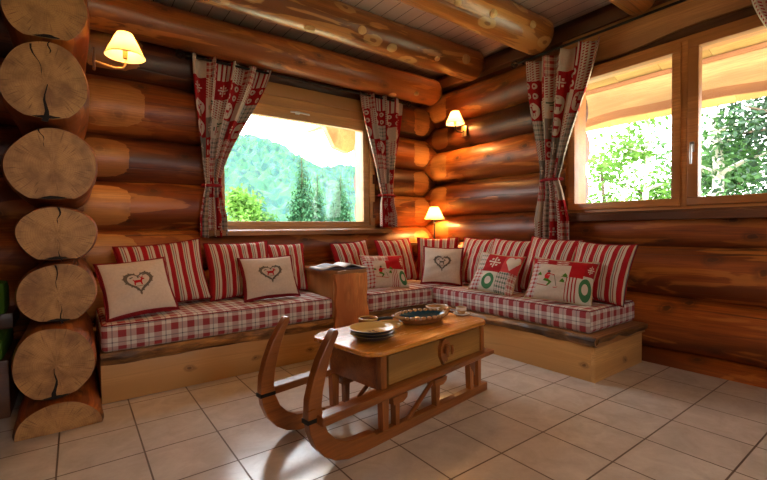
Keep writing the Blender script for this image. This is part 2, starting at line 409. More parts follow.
# ------------------------------------------------------------ FLOOR / CEILING
ZC = 2.88
f = boxo('floor', -3.2, 3.9, -2.7, 4.2, -.12, 0, 'tile', None, 0); tag(f, kind='structure')
c = boxo('ceiling', -3.2, 3.9, -2.7, 4.2, ZC, ZC+.06, 'ceil', None, 0); tag(c, kind='structure')

# ------------------------------------------------------------ LOG WALLS
def logR(x, a, r, seed, L, tap):
    s = seed*1.7
    w = .022*math.sin(1.9*x+s)+.016*math.sin(4.3*x+s*2.1+a)+.014*math.sin(a*2+s*3)+.01*math.sin(a*3-s+x*2.2)+.008*math.sin(9.1*x+2*a+s)
    return r*(1+w)+tap*(x/L-.5)
def log_obj(parent, along, p0, L, r, seed, color=(1, 1, 1), tap=0, mat='log_wood', endmat=None, rz=1., ends=True, name='log'):
    """along 'x' or 'y'; p0 start centre. built along local X"""
    n = max(8, int(L/.06)); K = 28; vs = []
    for i in range(n+1):
        x = L*i/n
        for k in range(K):
            a = 2*PI*k/K; R = logR(x, a, r, seed, L, tap)
            vs.append((x, R*math.cos(a), R*rz*math.sin(a)))
    fs = [(i*K+k, i*K+(k+1) % K, (i+1)*K+(k+1) % K, (i+1)*K+k) for i in range(n) for k in range(K)]
    # rounded ends
    mi = [0]*len(fs)
    fs += [tuple(range(K))[::-1], tuple(n*K+k for k in range(K))]; mi += [1 if endmat else 0]*2
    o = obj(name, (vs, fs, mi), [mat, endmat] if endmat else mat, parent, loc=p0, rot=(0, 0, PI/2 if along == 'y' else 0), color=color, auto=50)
    o['_p'] = 0; del o['_p']
    return o
def scarf(lg, x0, x1, r, seed, L, tap, side, end, amid=0., ah=.95, mat='scarf_wood', lift=.006):
    """rounded pale carved flat on the log, from x0..x1 at angle centre (side*pi/2-ish)"""
    ac = (PI if side < 0 else 0)+amid
    NR, NK = 5, 28; vs = []; fs = []
    cx, hx = (x0+x1)/2, abs(x1-x0)/2
    def P(rr, t):
        cu = math.copysign(abs(math.cos(t))**.6, math.cos(t)); cv = math.copysign(abs(math.sin(t))**.75, math.sin(t))
        x = cx+hx*rr*cu; a = ac+ah*rr*cv*(1-.12*cu*end)
        R = logR(x, a, r, seed, L, tap)+lift*(1-rr**3*1.6)
        return (x, R*math.cos(a), R*math.sin(a))
    vs.append(P(0, 0))
    for i in range(1, NR+1):
        for k in range(NK): vs.append(P(i/NR, 2*PI*k/NK))
    for k in range(NK): fs.append((0, 1+k, 1+(k+1) % NK))
    for i in range(NR-1):
        for k in range(NK): fs.append((1+i*NK+k, 1+(i+1)*NK+k, 1+(i+1)*NK+(k+1) % NK, 1+i*NK+(k+1) % NK))
    o = obj('carved_scarf', (vs, fs), mat, lg); o.color = tuple(lg.color); 
    o.color = tuple(min(1, .35+.65*q) for q in lg.color)
    bm = bmesh.new(); bm.from_mesh(o.data); bmesh.ops.recalc_face_normals(bm, faces=bm.faces); bm.to_mesh(o.data); bm.free()
    return o

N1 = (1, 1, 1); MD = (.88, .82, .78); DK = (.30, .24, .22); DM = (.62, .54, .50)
# back wall: logs along x, face y=3.78
wb = empty('wall_back', (0, 0, 0), kind='structure')
YBc = 3.99
XO0, XO1 = 1.0, 2.66   # window opening
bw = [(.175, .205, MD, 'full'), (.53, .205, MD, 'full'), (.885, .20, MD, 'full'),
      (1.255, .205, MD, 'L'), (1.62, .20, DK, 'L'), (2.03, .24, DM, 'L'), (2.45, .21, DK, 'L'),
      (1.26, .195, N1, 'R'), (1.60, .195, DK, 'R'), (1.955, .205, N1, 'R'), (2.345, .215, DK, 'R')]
for i, (z, r, cl, kind) in enumerate(bw):
    if kind == 'full': x0, x1 = -3.1, 3.75
    elif kind == 'L': x0, x1 = -3.1, XO0
    else: x0, x1 = XO1, 3.75
    L = x1-x0
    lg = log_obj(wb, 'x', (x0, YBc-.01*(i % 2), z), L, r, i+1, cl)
    if kind != 'R':   # pale carved flat beside the stub wall
        scarf(lg, .02-x0, (.50 if z > 1.9 else .38 if z > 1 else .42)-x0, r, i+1, L, 0, -1, 1)
    if kind != 'L':
        scarf(lg, 3.24-x0, 3.52-x0, r, i+1, L, 0, -1, -1)
# log above the window (dark, flattened) + lintel
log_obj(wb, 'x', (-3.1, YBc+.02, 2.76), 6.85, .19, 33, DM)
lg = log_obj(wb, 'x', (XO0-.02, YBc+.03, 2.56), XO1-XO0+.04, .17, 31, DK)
# right wall: logs along y, face x=3.5, half a log higher
wr = empty('wall_right', (0, 0, 0), kind='structure')
XRc = 3.70; YO0, YO1 = .10, 2.02
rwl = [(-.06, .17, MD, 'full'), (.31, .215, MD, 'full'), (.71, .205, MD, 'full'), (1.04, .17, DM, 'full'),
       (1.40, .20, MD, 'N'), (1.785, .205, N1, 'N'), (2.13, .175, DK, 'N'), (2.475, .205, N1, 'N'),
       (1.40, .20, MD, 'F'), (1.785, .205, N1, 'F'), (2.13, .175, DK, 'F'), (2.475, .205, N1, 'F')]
for i, (z, r, cl, kind) in enumerate(rwl):
    if kind == 'full': y0, y1 = -2.6, 4.15
    elif kind == 'N': y0, y1 = YO1, 4.15
    else: y0, y1 = -2.6, YO0
    L = y1-y0
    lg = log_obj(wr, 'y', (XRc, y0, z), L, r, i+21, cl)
    if kind != 'F': scarf(lg, 3.48-y0, 3.80-y0, r, i+21, L, 0, 1, -1)
    if z > 2.6: pass
# header over window 2: lighter cut log with a wavy lower edge and a dark board behind
def wavy_header():
    mb = MB(); n = 40; vs = []; 
    for i in range(n+1):
        y = YO0-.05+(YO1-YO0+.1)*i/n
        zb = 2.455+.025*math.sin(2.3*y+.5)+.012*math.sin(7*y)
        for (x, z) in ((3.53, zb), (3.505, zb+.05), (3.50, 2.60), (3.53, 2.70), (3.66, 2.70), (3.66, zb)):
            vs.append((x, y, z))
    K = 6; fs = [(i*K+k, i*K+(k+1) % K, (i+1)*K+(k+1) % K, (i+1)*K+k) for i in range(n) for k in range(K)]
    fs += [tuple(range(K)), tuple(n*K+k for k in range(K))]
    mb.add(vs, fs); o = mb.build('header_log', 'eave_red', wr)
wavy_header()
boxo('header_board', 3.56, 3.75, YO0-.04, YO1+.04, 2.36, 2.56, 'dark_wood_y', wr)
# dark sill plank log beneath the ceiling
o = log_obj(wr, 'y', (3.66, -2.6, 2.79), 6.6, .12, 77, DK)
boxo('top_plate', 3.50, 3.62, -2.6, 3.8, 2.69, 2.79, 'dark_wood_y', wr)
# left stub wall: log ends face the camera
wl = empty('wall_left', (0, 0, 0), kind='structure')
stub = [(-.095, .0, .20, .78, -.03), (-.10, .353, .188, 1.06, .0), (-.08, .72, .172, 1.02, .02), (-.078, 1.04, .172, .93, .0),
        (-.09, 1.40, .203, 1.03, .03), (-.102, 1.83, .193, 1.12, .0), (-.095, 2.235, .185, 1.08, .02), (-.09, 2.62, .19, 1.0, .01)]
for i, (x, z, r, rzz, dy) in enumerate(stub):
    yf = 2.80+dy; K = 48; L = 1.4; n = 24; rr = random.Random(i+5)
    ph = [rr.uniform(0, 6.28) for _ in range(5)]
    def R(a, t, i=i, ph=ph, r=r):
        q = 1+.035*math.sin(2*a+ph[0])+.02*math.sin(3*a+ph[1])+.012*math.sin(5*a+ph[2])+.02*math.sin(5*t+ph[3]+a)
        return r*q
    vs = []
    # the log runs from the cut end (local x=0) back to the wall (x=L); local axis X -> world +y ; local y -> world -x
    for j in range(n+1):
        t = L*j/n; ch = .94 if j == 0 else 1
        for k in range(K):
            a = 2*PI*k/K; q = R(a, t)*ch; yy, zz = q*math.cos(a), q*rzz*math.sin(a)
            if i == 0: zz = max(zz, .002)
            # cope: hollow the underside where it sits on the log below
            if i >= 1: zz += .014*max(0, (-math.sin(a)-.88)/.12)**.5
            vs.append((t if j else 0, yy, zz))
        if j == 0: pass
    fs = [(j*K+k, j*K+(k+1) % K, (j+1)*K+(k+1) % K, (j+1)*K+k) for j in range(n) for k in range(K)]
    fs += [tuple(n*K+k for k in range(K))]
    lg = obj('log', (vs, fs), 'log_wood', wl, loc=(x, yf, z), rot=(0, 0, PI/2), color=MD, auto=50)
    # cut end disc with a drying crack
    rings = 7; ev = [(-.002, 0, 0)]; ef = []
    base = vs[:K]
    for q in range(1, rings+1):
        for k in range(K):
            b = base[k]; s_ = q/rings
            ev.append((-.002-.003*(1-s_)+.001*math.sin(k*1.3+q), b[1]*s_, b[2]*s_))
    for k in range(K): ef.append((0, 1+k, 1+(k+1) % K))
    for q in range(rings-1):
        for k in range(K): ef.append((1+q*K+k, 1+(q+1)*K+k, 1+(q+1)*K+(k+1) % K, 1+q*K+(k+1) % K))
    ce = obj('cut_end', (ev, ef), 'cut_end', lg)
    # crack wedges
    cr = MB()
    def crack(a, w, l0, l1, jag=3):
        pts = []; d = Vector((math.cos(a), math.sin(a)*rzz)); nn = Vector((-d.y, d.x))
        m_ = 7
        L1 = [(d*(l0+(l1-l0)*t/m_)+nn*(w*(.12+.88*(t/m_)**1.4)/2+rr.uniform(-.002, .002)+.006*math.sin(t*1.1+i))) for t in range(m_+1)]
        L2 = [(d*(l0+(l1-l0)*t/m_)-nn*(w*(.12+.88*(t/m_)**1.4)/2-.006*math.sin(t*1.1+i))) for t in range(m_+1)]
        vv = [(-.009, p.x, p.y) for p in L1]+[(-.009, p.x, p.y) for p in L2]
        cr.add(vv, [(t, t+1, m_+2+t, m_+1+t) for t in range(m_)])
    cfg = [(0, 0, 0, 0), (-PI/2+.03, .020, .02, r*.86), (PI/2-.05, .010, .0, r*.9), (PI/2+.1, .014, .06, r*.9), (PI/2-.25, .008, .1, r*.95), (-PI/2+.05, .024, .01, r*.95), (PI/2, .005, .03, r*.9), (-PI/2, .01, .05, r)][i]
    if cfg[1]: crack(*cfg)
    if i in (2, 5, 3): crack(-PI/2-.1 if i != 5 else PI/2-.35, .008, .03, r*.9)
    if i == 5: crack(PI/2+.1, .008, .12, r*.98)
    if i > 0:
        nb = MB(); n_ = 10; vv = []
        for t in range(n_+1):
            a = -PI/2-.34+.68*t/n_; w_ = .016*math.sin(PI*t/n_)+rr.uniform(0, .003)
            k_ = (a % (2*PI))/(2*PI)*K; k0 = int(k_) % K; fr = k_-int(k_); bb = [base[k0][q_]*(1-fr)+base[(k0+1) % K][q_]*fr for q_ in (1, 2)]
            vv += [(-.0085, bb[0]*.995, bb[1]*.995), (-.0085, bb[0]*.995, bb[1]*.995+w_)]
        nb.add(vv, [(2*t, 2*t+2, 2*t+3, 2*t+1) for t in range(n_)]); nb.build('notch_shade', 'crack_dark', lg, smooth=False)
    if cr.v:
        cr.build('crack', 'crack_dark', lg, smooth=False)
# dark crescents paint shaded gaps between stub ends; the undersides are slightly hollowed

# rest of the room: far-left wall and rear wall with a big glazed opening (daylight from behind)
wf = empty('wall_far_left', (0, 0, 0), kind='structure')
for i in range(8): log_obj(wf, 'y', (-3.1, -2.6, .17+.36*i), 6.8, .2, 40+i, MD)
we = empty('wall_rear', (0, 0, 0), kind='structure')
RX0, RX1 = .1, 1.5
for i in range(8):
    z = .17+.36*i
    if .9 < z < 2.2:
        log_obj(we, 'x', (-3.1, -2.6, z), RX0+3.1, .2, 60+i, MD); log_obj(we, 'x', (RX1, -2.6, z), 3.75-RX1, .2, 70+i, MD)
    else: log_obj(we, 'x', (-3.1, -2.6, z), 6.85, .2, 60+i, MD)

# ------------------------------------------------------------ BEAMS
def beam(y, z, r, x1, label, seed, cl=N1, tap=0., x0=-3.0):
    L = x1-x0
    root = empty('ceiling_beam', (x0, y, z), label=label, cat='beam', group=None)
    n = int(L/.06); K = 28; vs = []
    for i in range(n+1):
        x = L*i/n
        e = min(1, (L-x)/.06); sh = .72+.28*math.sqrt(max(0, 1-(1-e)**2))
        for k in range(K):
            a = 2*PI*k/K; R = logR(x, a, r, seed, L, tap)*sh; vs.append((x, R*math.cos(a), R*math.sin(a)))
    fs = [(i*K+k, i*K+(k+1) % K, (i+1)*K+(k+1) % K, (i+1)*K+k) for i in range(n) for k in range(K)]+[tuple(range(K))[::-1], tuple(n*K+k for k in range(K))]
    obj('log', (vs, fs), 'beam_plain' if seed == 3 else 'beam_wood', root, color=cl, auto=60)
    # trimmed knots: pale cut stubs on the visible side
    rr = random.Random(seed)
    for q in range(2 if seed == 3 else 7):
        x = L-.35-q*.42+rr.uniform(-.1, .1); a = rr.choice([-2.6, -2.2, -2.9, -1.8, -2.4]); R = logR(x, a, r, seed, L, tap)
        kb = MB(); kr = rr.uniform(.022, .045); prof = [(0, .012), (kr*.35, .0125), (kr*.4, .010), (kr*.85, .009), (kr, .004), (kr*1.15, -.01)]
        kb.lathe(prof, n=16, sx=1.3)
        o = kb.build('cut_knot', 'eave_wood', root, smooth=True)
        nrm = Vector((0, math.cos(a), math.sin(a))); xax = Vector((1, 0, 0)); yax = nrm.cross(xax)
        o.matrix_local = Matrix(((1, yax.x, nrm.x, x), (0, yax.y, nrm.y, R*nrm.y), (0, yax.z, nrm.z, R*nrm.z), (0, 0, 0, 1)))
    return root
beam(3.66, 2.65, .150, 3.50, 'thick round ceiling beam along the back wall just above the window curtains', 3, (.95, .85, .8))
beam(2.99, 2.745, .150, 3.45, 'second round ceiling beam from the back wall, ending above the corner wall lamp', 5, (.9, .85, .8))
beam(2.20, 2.745, .150, 3.41, 'knotty round ceiling beam ending just left of the right-hand window curtains', 9, (1, 1, .95))
beam(1.40, 2.76, .120, 3.50, 'short visible end of a ceiling beam above the right-hand window, nearest the camera', 12, (1, 1, 1))

# ------------------------------------------------------------ WINDOWS
w1 = empty('window_1', (0, 0, 0), kind='structure')
def hframe(parent, name, x0, x1, z0, z1, y0, y1, wl, wr_, wb_, wt, bev=.006):
    m = MB(); m.box(x0, x1, y0, y1, z0, z0+wb_, 0, bev); m.box(x0, x1, y0, y1, z1-wt, z1, 0, bev)
    m.box(x0, x0+wl, y0, y1, z0+wb_, z1-wt, 0, bev); m.box(x1-wr_, x1, y0, y1, z0+wb_, z1-wt, 0, bev)
    return m.build(name, 'frame_wood', parent)
hframe(w1, 'window_frame', .97, 2.69, 1.055, 2.44, 3.80, 4.10, .05, .06, .04, .12)
sa = hframe(w1, 'window_sash', 1.02, 2.63, 1.085, 2.24, 3.825, 3.89, .06, .075, .05, .115)
m = MB(); m.box(1.02, 2.63, 3.815, 3.90, 2.235, 2.33, 0, .008); m.build('blind_box', 'frame_wood', w1)
boxo('window_pane', 1.07, 2.56, 3.86, 3.866, 1.12, 2.13, 'glass', w1, 0)
m = MB(); m.box(1.76, 1.80, 3.80, 3.826, 2.18, 2.21, 0, .004); m.tube([(1.70, 3.792, 2.19), (1.78, 3.795, 2.197), (1.90, 3.792, 2.19)], .009, 10)
m.build('window_handle', 'steel', w1)
m = MB()
# sill plank with live edge
n = 50; vs = []
for i in range(n+1):
    x = .90+1.98*i/n; e = .018*math.sin(5*x)+.012*math.sin(13*x+1)
    for (y, z) in ((3.72+e, 1.005), (3.715+e, 1.045), (3.74+e, 1.06), (3.98, 1.06), (3.98, 1.005)): vs.append((x, y, z))
K = 5; fs = [(i*K+k, i*K+(k+1) % K, (i+1)*K+(k+1) % K, (i+1)*K+k) for i in range(n) for k in range(K)]+[tuple(range(K)), tuple(n*K+k for k in range(K))]
m.add(vs, fs); m.build('window_sill', 'slab_wood', w1, color=MD)

w2 = empty('window_2', (0, 0, 0), kind='structure')
def vframe(parent, name, y0, y1, z0, z1, x0, x1, wa, wb_, wbot, wt, mat='frame_wood_y', bev=.006):
    m = MB(); m.box(x0, x1, y0, y1, z0, z0+wbot, 0, bev); m.box(x0, x1, y0, y1, z1-wt, z1, 0, bev)
    m.box(x0, x1, y0, y0+wa, z0+wbot, z1-wt, 0, bev); m.box(x0, x1, y1-wb_, y1, z0+wbot, z1-wt, 0, bev)
    return m.build(name, mat, parent)
vframe(w2, 'window_frame', .21, 2.03, 1.165, 2.385, 3.50, 3.78, .04, .04, .03, .04)
boxo('mullion', 3.485, 3.60, 1.108, 1.15, 1.19, 2.35, 'frame_wood_y', w2)
vframe(w2, 'window_sash', 1.15, 1.99, 1.195, 2.345, 3.475, 3.545, .055, .06, .055, .06)
vframe(w2, 'window_sash', .25, 1.108, 1.195, 2.345, 3.475, 3.545, .06, .066, .055, .055)
boxo('window_pane', 3.512, 3.516, 1.19, 1.95, 1.23, 2.30, 'glass', w2, 0)
boxo('window_pane', 3.512, 3.516, .30, 1.06, 1.23, 2.30, 'glass', w2, 0)
m = MB(); m.box(3.462, 3.478, 1.063, 1.09, 1.565, 1.635, 0, .004); m.tube([(3.45, 1.077, 1.615), (3.445, 1.077, 1.58), (3.448, 1.077, 1.52), (3.45, 1.077, 1.48)], [.008, .009, .009, .007], 10); m.tube([(3.47, 1.077, 1.612), (3.446, 1.077, 1.612)], .008, 10)
m.build('window_handle', 'steel', w2)
m = MB(); n = 60; vs = []
for i in range(n+1):
    y = -.1+2.35*i/n; e = .014*math.sin(4*y)+.010*math.sin(11*y+1)+(.03 if y < 1.2 else 0)*min(1, (1.2-y)/.15)
    for (x, z) in ((3.465-e, 1.10), (3.455-e, 1.15), (3.47-e, 1.17), (3.72, 1.17), (3.72, 1.09)): vs.append((x, y, z))
K = 5; fs = [(i*K+k, i*K+(k+1) % K, (i+1)*K+(k+1) % K, (i+1)*K+k) for i in range(n) for k in range(K)]+[tuple(range(K)), tuple(n*K+k for k in range(K))]
m.add(vs, fs); m.build('window_sill', 'dark_wood_y', w2)

# ------------------------------------------------------------ CURTAINS
CK = ['c_medal', 'c_hook', 'c_star', 'grey_plaid', 'c_tick', 'c_ski', 'c_dot', 'c_gstar', 'red_plaid', 'cream_linen']
LAY = [[4, 1, 4, 9, 8, 4, 1, 8], [6, 1, 6, 2, 1, 2, 6, 1], [3, 0, 9, 0, 5, 1, 0, 9], [0, 3, 1, 0, 7, 5, 3, 2], [8, 3, 3, 7, 6, 3, 1, 8], [1, 7, 2, 3, 1, 8, 7, 1], [2, 9, 8, 1, 3, 2, 8, 3], [8, 2, 1, 8, 3, 1, 9, 2], [3, 8, 1, 2, 3, 8, 1, 2]]
def curtain(along, plane, top, tie, bot, ztop, ztie, zbot, label, nf, seed, sgn=-1, bulge=.0, mirror=False, group=None, depth=.045, name='curtain'):
    """top/tie/bot: (a0,a1) extents along the wall axis. plane: coordinate off the wall; sgn: room-side direction of the folds"""
    NU, NV = 120, 54; vs = []; fs = []; mi = []; uv = []; ce = []
    tfrac = (ztop-ztie)/(ztop-zbot)
    for j in range(NV+1):
        t = j/NV; z = ztop+(zbot-ztop)*t
        if t < tfrac:
            s = t/tfrac; k = s**1.0
            sm = k*k*(3-2*k)*.55+k*.45
            a0 = top[0]+(tie[0]-top[0])*(sm**1.2 if not mirror else sm); a1 = top[1]+(tie[1]-top[1])*(sm if not mirror else sm**1.2)
            a0 += bulge*math.sin(PI*k)*(1 if mirror else 0); a1 += -bulge*math.sin(PI*k)*(0 if mirror else 1)
            am = 1-.55*k
        else:
            s = (t-tfrac)/(1-tfrac); k = min(1, s*1.6)
            a0 = tie[0]+(bot[0]-tie[0])*k; a1 = tie[1]+(bot[1]-tie[1])*k; am = .45+.4*k
        for i in range(NU+1):
            u = i/NU
            ph = 2*PI*nf*u+seed+.5*math.sin(3*t+seed)
            off = depth*am*(math.sin(ph)+.35*math.sin(2.3*ph+1.3))
            lat = .012*am*math.cos(ph)*1.2
            a = a0+(a1-a0)*u+lat
            d = plane+sgn*(off+depth)
            pr = .02*math.exp(-((t-tfrac)/.04)**2)
            d += sgn*pr
            zz = z+(.012*math.sin(ph*.5+seed) if j == NV else 0)
            vs.append((a, d, zz) if along == 'x' else (d, a, zz))
    W = 1.15; H = (ztop-zbot)
    for j in range(NV):
        for i in range(NU):
            q = (j*(NU+1)+i, j*(NU+1)+i+1, (j+1)*(NU+1)+i+1, (j+1)*(NU+1)+i); fs.append(q)
            cu, cv = i*6//NU, j*9//NV
            mi.append(LAY[cv][(cu+seed*3) % 8])
            def c(ii, jj):
                return ((ii-cu*NU/6)/(NU/6), 1-(jj-cv*NV/9)/(NV/9))
            ce.append([c(i, j), c(i+1, j), c(i+1, j+1), c(i, j+1)])
            uv.append([(i/NU*W, -j/NV*H), ((i+1)/NU*W, -j/NV*H), ((i+1)/NU*W, -(j+1)/NV*H), (i/NU*W, -(j+1)/NV*H)])
    ca = (top[0]+top[1])/2
    loc = Vector((ca, plane, zbot)) if along == 'x' else Vector((plane, ca, zbot))
    root = empty(name, loc, label=label, cat='curtain', group=None)
    vs = [Vector(v)-loc for v in vs]
    o = obj('curtain_panel', (vs, fs, mi), CK, root, uv=uv, cell=ce)
    so = o.modifiers.new('thickness', 'SOLIDIFY'); so.thickness = .003
    # tie band
    m = MB(); n = 20; pts = []
    ac = (tie[0]+tie[1])/2; hw = (tie[1]-tie[0])/2+.015
    for k in range(n+1):
        th = 2*PI*k/n; a = ac+hw*math.cos(th); d = plane+sgn*(depth*.9)+(depth*1.0)*math.sin(th)
        p = Vector((a, d, ztie)) if along == 'x' else Vector((d, a, ztie)); pts.append(p-loc)
    m.tube(pts, .014, 8, cap=False); m.build('tie_band', 'dark_red_cloth', root)
    return root
curtain('x', 3.755, (.80, 1.47), (.88, 1.00), (.83, 1.05), 2.50, 1.43, 1.00, 'patchwork red and cream curtain tied back at the left of the back-wall window', 4, 1, bulge=.02)
curtain('x', 3.755, (2.44, 3.03), (2.70, 2.88), (2.70, 2.93), 2.50, 1.42, 1.08, 'patchwork red and cream curtain tied back between the back-wall window and the corner', 3.5, 2, bulge=.0, mirror=True)
curtain('y', 3.455, (1.70, 2.36), (2.03, 2.20), (1.96, 2.26), 2.57, 1.47, .92, 'long patchwork curtain tied back at the far side of the right-hand window', 4, 3, bulge=.0, mirror=True)
curtain('y', 3.455, (.10, .79), (.10, .24), (.08, .28), 2.57, 1.47, .92, 'patchwork curtain cut off by the upper right edge of the photo', 6, 4, bulge=-.05)
def rod(p0, p1, label, brk):
    p0, p1 = Vector(p0), Vector(p1); root = empty('curtain_rod', p0, label=label, cat='curtain rod')
    m = MB(); m.tube([(0, 0, 0), p1-p0], .010, 12); m.build('rod', 'black_iron', root)
    d = (p1-p0).normalized()
    for e, s in ((p0, -1), (p1, 1)):
        m = MB(); c_ = e-p0+d*s*.01
        # scroll finial: iron ring round a small ball
        ax = d; up_ = Vector((0, 0, 1)); si = ax
        pts = [c_+si*s*.035+(up_*math.cos(t)+si*math.sin(t))*.032 for t in [2*PI*k/16 for k in range(17)]]
        m.tube(pts, .006, 8, cap=False); m.lathe([(0, -.014), (.010, -.01), (.014, 0), (.010, .01), (0, .014)], c=tuple(c_+si*s*.035), n=12)
        m.build('finial', 'black_iron', root)
    for b in brk:
        m = MB(); b = Vector(b); m.tube([b-p0, p0*0+(b-p0)+Vector((0, .09, 0)) if abs(d.x) > .5 else (b-p0)+Vector((.05, 0, 0))], .007, 8); m.build('bracket', 'black_iron', root)
rod((.76, 3.70, 2.475), (3.06, 3.70, 2.475), 'thin black iron curtain rod above the back-wall window', [(.79, 3.70, 2.475), (3.04, 3.70, 2.475)])
rod((3.40, .05, 2.60), (3.40, 2.44, 2.60), 'thin black iron curtain rod with ring finial above the right-hand window', [(3.40, .06, 2.60), (3.40, 2.42, 2.60)])

# ------------------------------------------------------------ BENCHES
def slab(name, poly_front, parent, z0, z1, pts, mat='bark_edge', top='slab_wood'):
    pass
def bench_board(parent, x0, x1, y0, y1, z0, z1, front, name='seat_board', seed=0, both=False):
    """thick plank; 'front' side (-y or -x) has a carved live edge. returns object"""
    m = MB(); rr = random.Random(seed)
    if front == '-y':
        A0, A1, B0, B1 = x0, x1, y0, y1; f = lambda a, b, z: (a, b, z)
    else:
        A0, A1, B0, B1 = y0, y1, x0, x1; f = lambda a, b, z: (b, a, z)
    n = int((A1-A0)/.03); vs = []
    for i in range(n+1):
        a = A0+(A1-A0)*i/n
        e = .012*math.sin(6*a+seed)+.009*math.sin(15*a+2)+.006*math.sin(37*a+seed)+rr.uniform(-.003, .003)
        e2 = .014*math.sin(8*a+1+seed)+.010*math.sin(21*a)+rr.uniform(-.003, .003)
        for (b, z) in ((B0+.035+e2, z0), (B0+.008+e+e2*.5, z0+(z1-z0)*.35), (B0-.004+e, z0+(z1-z0)*.7), (B0+.012+e*.5, z1), (B1, z1), (B1, z0)): vs.append(f(a, b, z))
    K = 6; fs = []; mi = []
    for i in range(n):
        for k in range(K):
            fs.append((i*K+k, i*K+(k+1) % K, (i+1)*K+(k+1) % K, (i+1)*K+k)); mi.append(0 if k < 3 else 1)
    fs += [tuple(range(K)), tuple(n*K+k for k in range(K))]; mi += [1, 1]
    m.v = vs; m.f = fs; m.m = mi
    return m.build(name, ['bark_edge' if front == '-y' else 'bark_edge_y', 'slab_wood'], parent)
bl = empty('bench', (.9, 3.4, 0), label='built-in pine bench base under the left-hand seat below the back-wall window', cat='bench')
def L_(o, root): o.data.transform(Matrix.Translation(-root.location)); return o
L_(boxo('front_panel', .105, 1.70, 3.045, 3.085, 0, .235, 'pine'), bl).parent = bl
L_(boxo('side_panel', .105, .14, 3.085, 3.77, 0, .235, 'pine'), bl).parent = bl
L_(bench_board(None, .105, 1.70, 3.005, 3.77, .235, .315, '-y', seed=1), bl).parent = bl
br = empty('bench', (3.1, 2.5, 0), label='built-in pine corner bench base along the right wall, with its end panel showing', cat='bench')
L_(boxo('front_panel', 2.78, 2.82, 1.43, 3.085, 0, .245, 'pine_y'), br).parent = br
for o in br.children: pass
L_(boxo('front_panel', 2.06, 2.78, 3.045, 3.085, 0, .245, 'pine'), br).parent = br
L_(boxo('end_panel', 2.78, 3.50, 1.40, 1.43, 0, .245, 'pine'), br).parent = br
L_(bench_board(None, 2.745, 3.49, 1.375, 3.02, .245, .315, '-x', seed=4), br).parent = br
L_(bench_board(None, 2.06, 3.50, 3.02, 3.77, .245, .315, '-y', seed=6), br).parent = br
m = MB(); n = 26; vs = []
for i in range(n+1):
    x = 2.745+.745*i/n; e = .012*math.sin(9*x)+.008*math.sin(23*x)
    for (y, z) in ((1.395+e, .25), (1.365+e, .275), (1.355+e*.5, .31), (1.40, .3155), (1.40, .25)): vs.append((x, y, z))
K = 5; fs = [(i*K+k, i*K+(k+1) % K, (i+1)*K+(k+1) % K, (i+1)*K+k) for i in range(n) for k in range(K)]+[tuple(range(K)), tuple(n*K+k for k in range(K))]
m.add(vs, fs); L_(m.build('live_edge', 'bark_edge'), br).parent = br

# mattresses
def mattress(x0, x1, y0, y1, z0, z1, label, seed, rad=.022, flat=()):
    nx, ny, nz = max(6, int((x1-x0)/.05)), max(6, int((y1-y0)/.05)), 4
    bm = bmesh.new(); bmesh.ops.create_cube(bm, size=1)
    for v in bm.verts: v.co = Vector((v.co.x*(x1-x0), v.co.y*(y1-y0), (v.co.z+.5)*(z1-z0)))
    bmesh.ops.bevel(bm, geom=bm.edges[:], offset=rad, segments=3, affect='EDGES', profile=.5)
    for ax, cnt, len_ in ((0, nx, x1-x0), (1, ny, y1-y0)):
        for i in range(1, cnt):
            co_ = [0, 0, 0]; no = [0, 0, 0]; co_[ax] = -len_/2+len_*i/cnt; no[ax] = 1
            bmesh.ops.bisect_plane(bm, geom=bm.verts[:]+bm.edges[:]+bm.faces[:], plane_co=co_, plane_no=no)
    bmesh.ops.bisect_plane(bm, geom=bm.verts[:]+bm.edges[:]+bm.faces[:], plane_co=(0, 0, (z1-z0)/2), plane_no=(0, 0, 1))
    uvl = bm.loops.layers.uv.new('UVMap'); bm.normal_update()
    ox, oy = (x0+x1)/2, (y0+y1)/2
    for f_ in bm.faces:
        nn = f_.normal
        for l in f_.loops:
            c_ = l.vert.co; X, Y, Z = c_.x+ox, c_.y+oy, c_.z
            if abs(nn.z) > .6: l[uvl].uv = (X, Y)
            elif abs(nn.y) > abs(nn.x): l[uvl].uv = (X, Z+y0-(z1-z0)+.004)
            else: l[uvl].uv = (x0+Z-(z1-z0), Y)
        f_.smooth = True
    for v in bm.verts:
        h = v.co.z/(z1-z0)
        w = .004*math.sin(9*v.co.x+seed)*math.cos(8*v.co.y)
        v.co.z += w*h
        if .1 < h < .9:
            v.co.x += math.copysign(.006, v.co.x) if abs(abs(v.co.x)-(x1-x0)/2) < .01 else 0
            v.co.y += math.copysign(.006, v.co.y) if abs(abs(v.co.y)-(y1-y0)/2) < .01 else 0
    me = bpy.data.meshes.new('seat_mattress'); bm.to_mesh(me); bm.free(); me.materials.append(M['gingham'])
    root = empty('seat_mattress', (ox, oy, z0), label=label, cat='mattress')
    o = bpy.data.objects.new('mattress_cover', me); COL.objects.link(o); o.parent = root
    # piping along the top edge
    for (zz) in (z1-z0-.004,):
        a, b = (x1-x0)/2-.004, (y1-y0)/2-.004; r_ = .02
        pts = []
        for cx_, cy_, st in ((a-r_, b-r_, 0), (-a+r_, b-r_, 90), (-a+r_, -b+r_, 180), (a-r_, -b+r_, 270)):
            for k in range(4):
                t = math.radians(st+k*30); pts.append((cx_+r_*math.cos(t), cy_+r_*math.sin(t), zz-.006))
        pts.append(pts[0]); m = MB(); m.tube(pts, .0045, 6, cap=False); m.build('piping', 'dark_red_cloth', root)
    return root
mattress(.115, 1.695, 3.02, 3.76, .316, .49, 'red and white checked seat mattress on the left-hand bench', 1)
mattress(2.065, 3.49, 3.02, 3.76, .316, .48, 'red and white checked seat mattress in the corner, right of the wooden arm block', 2)
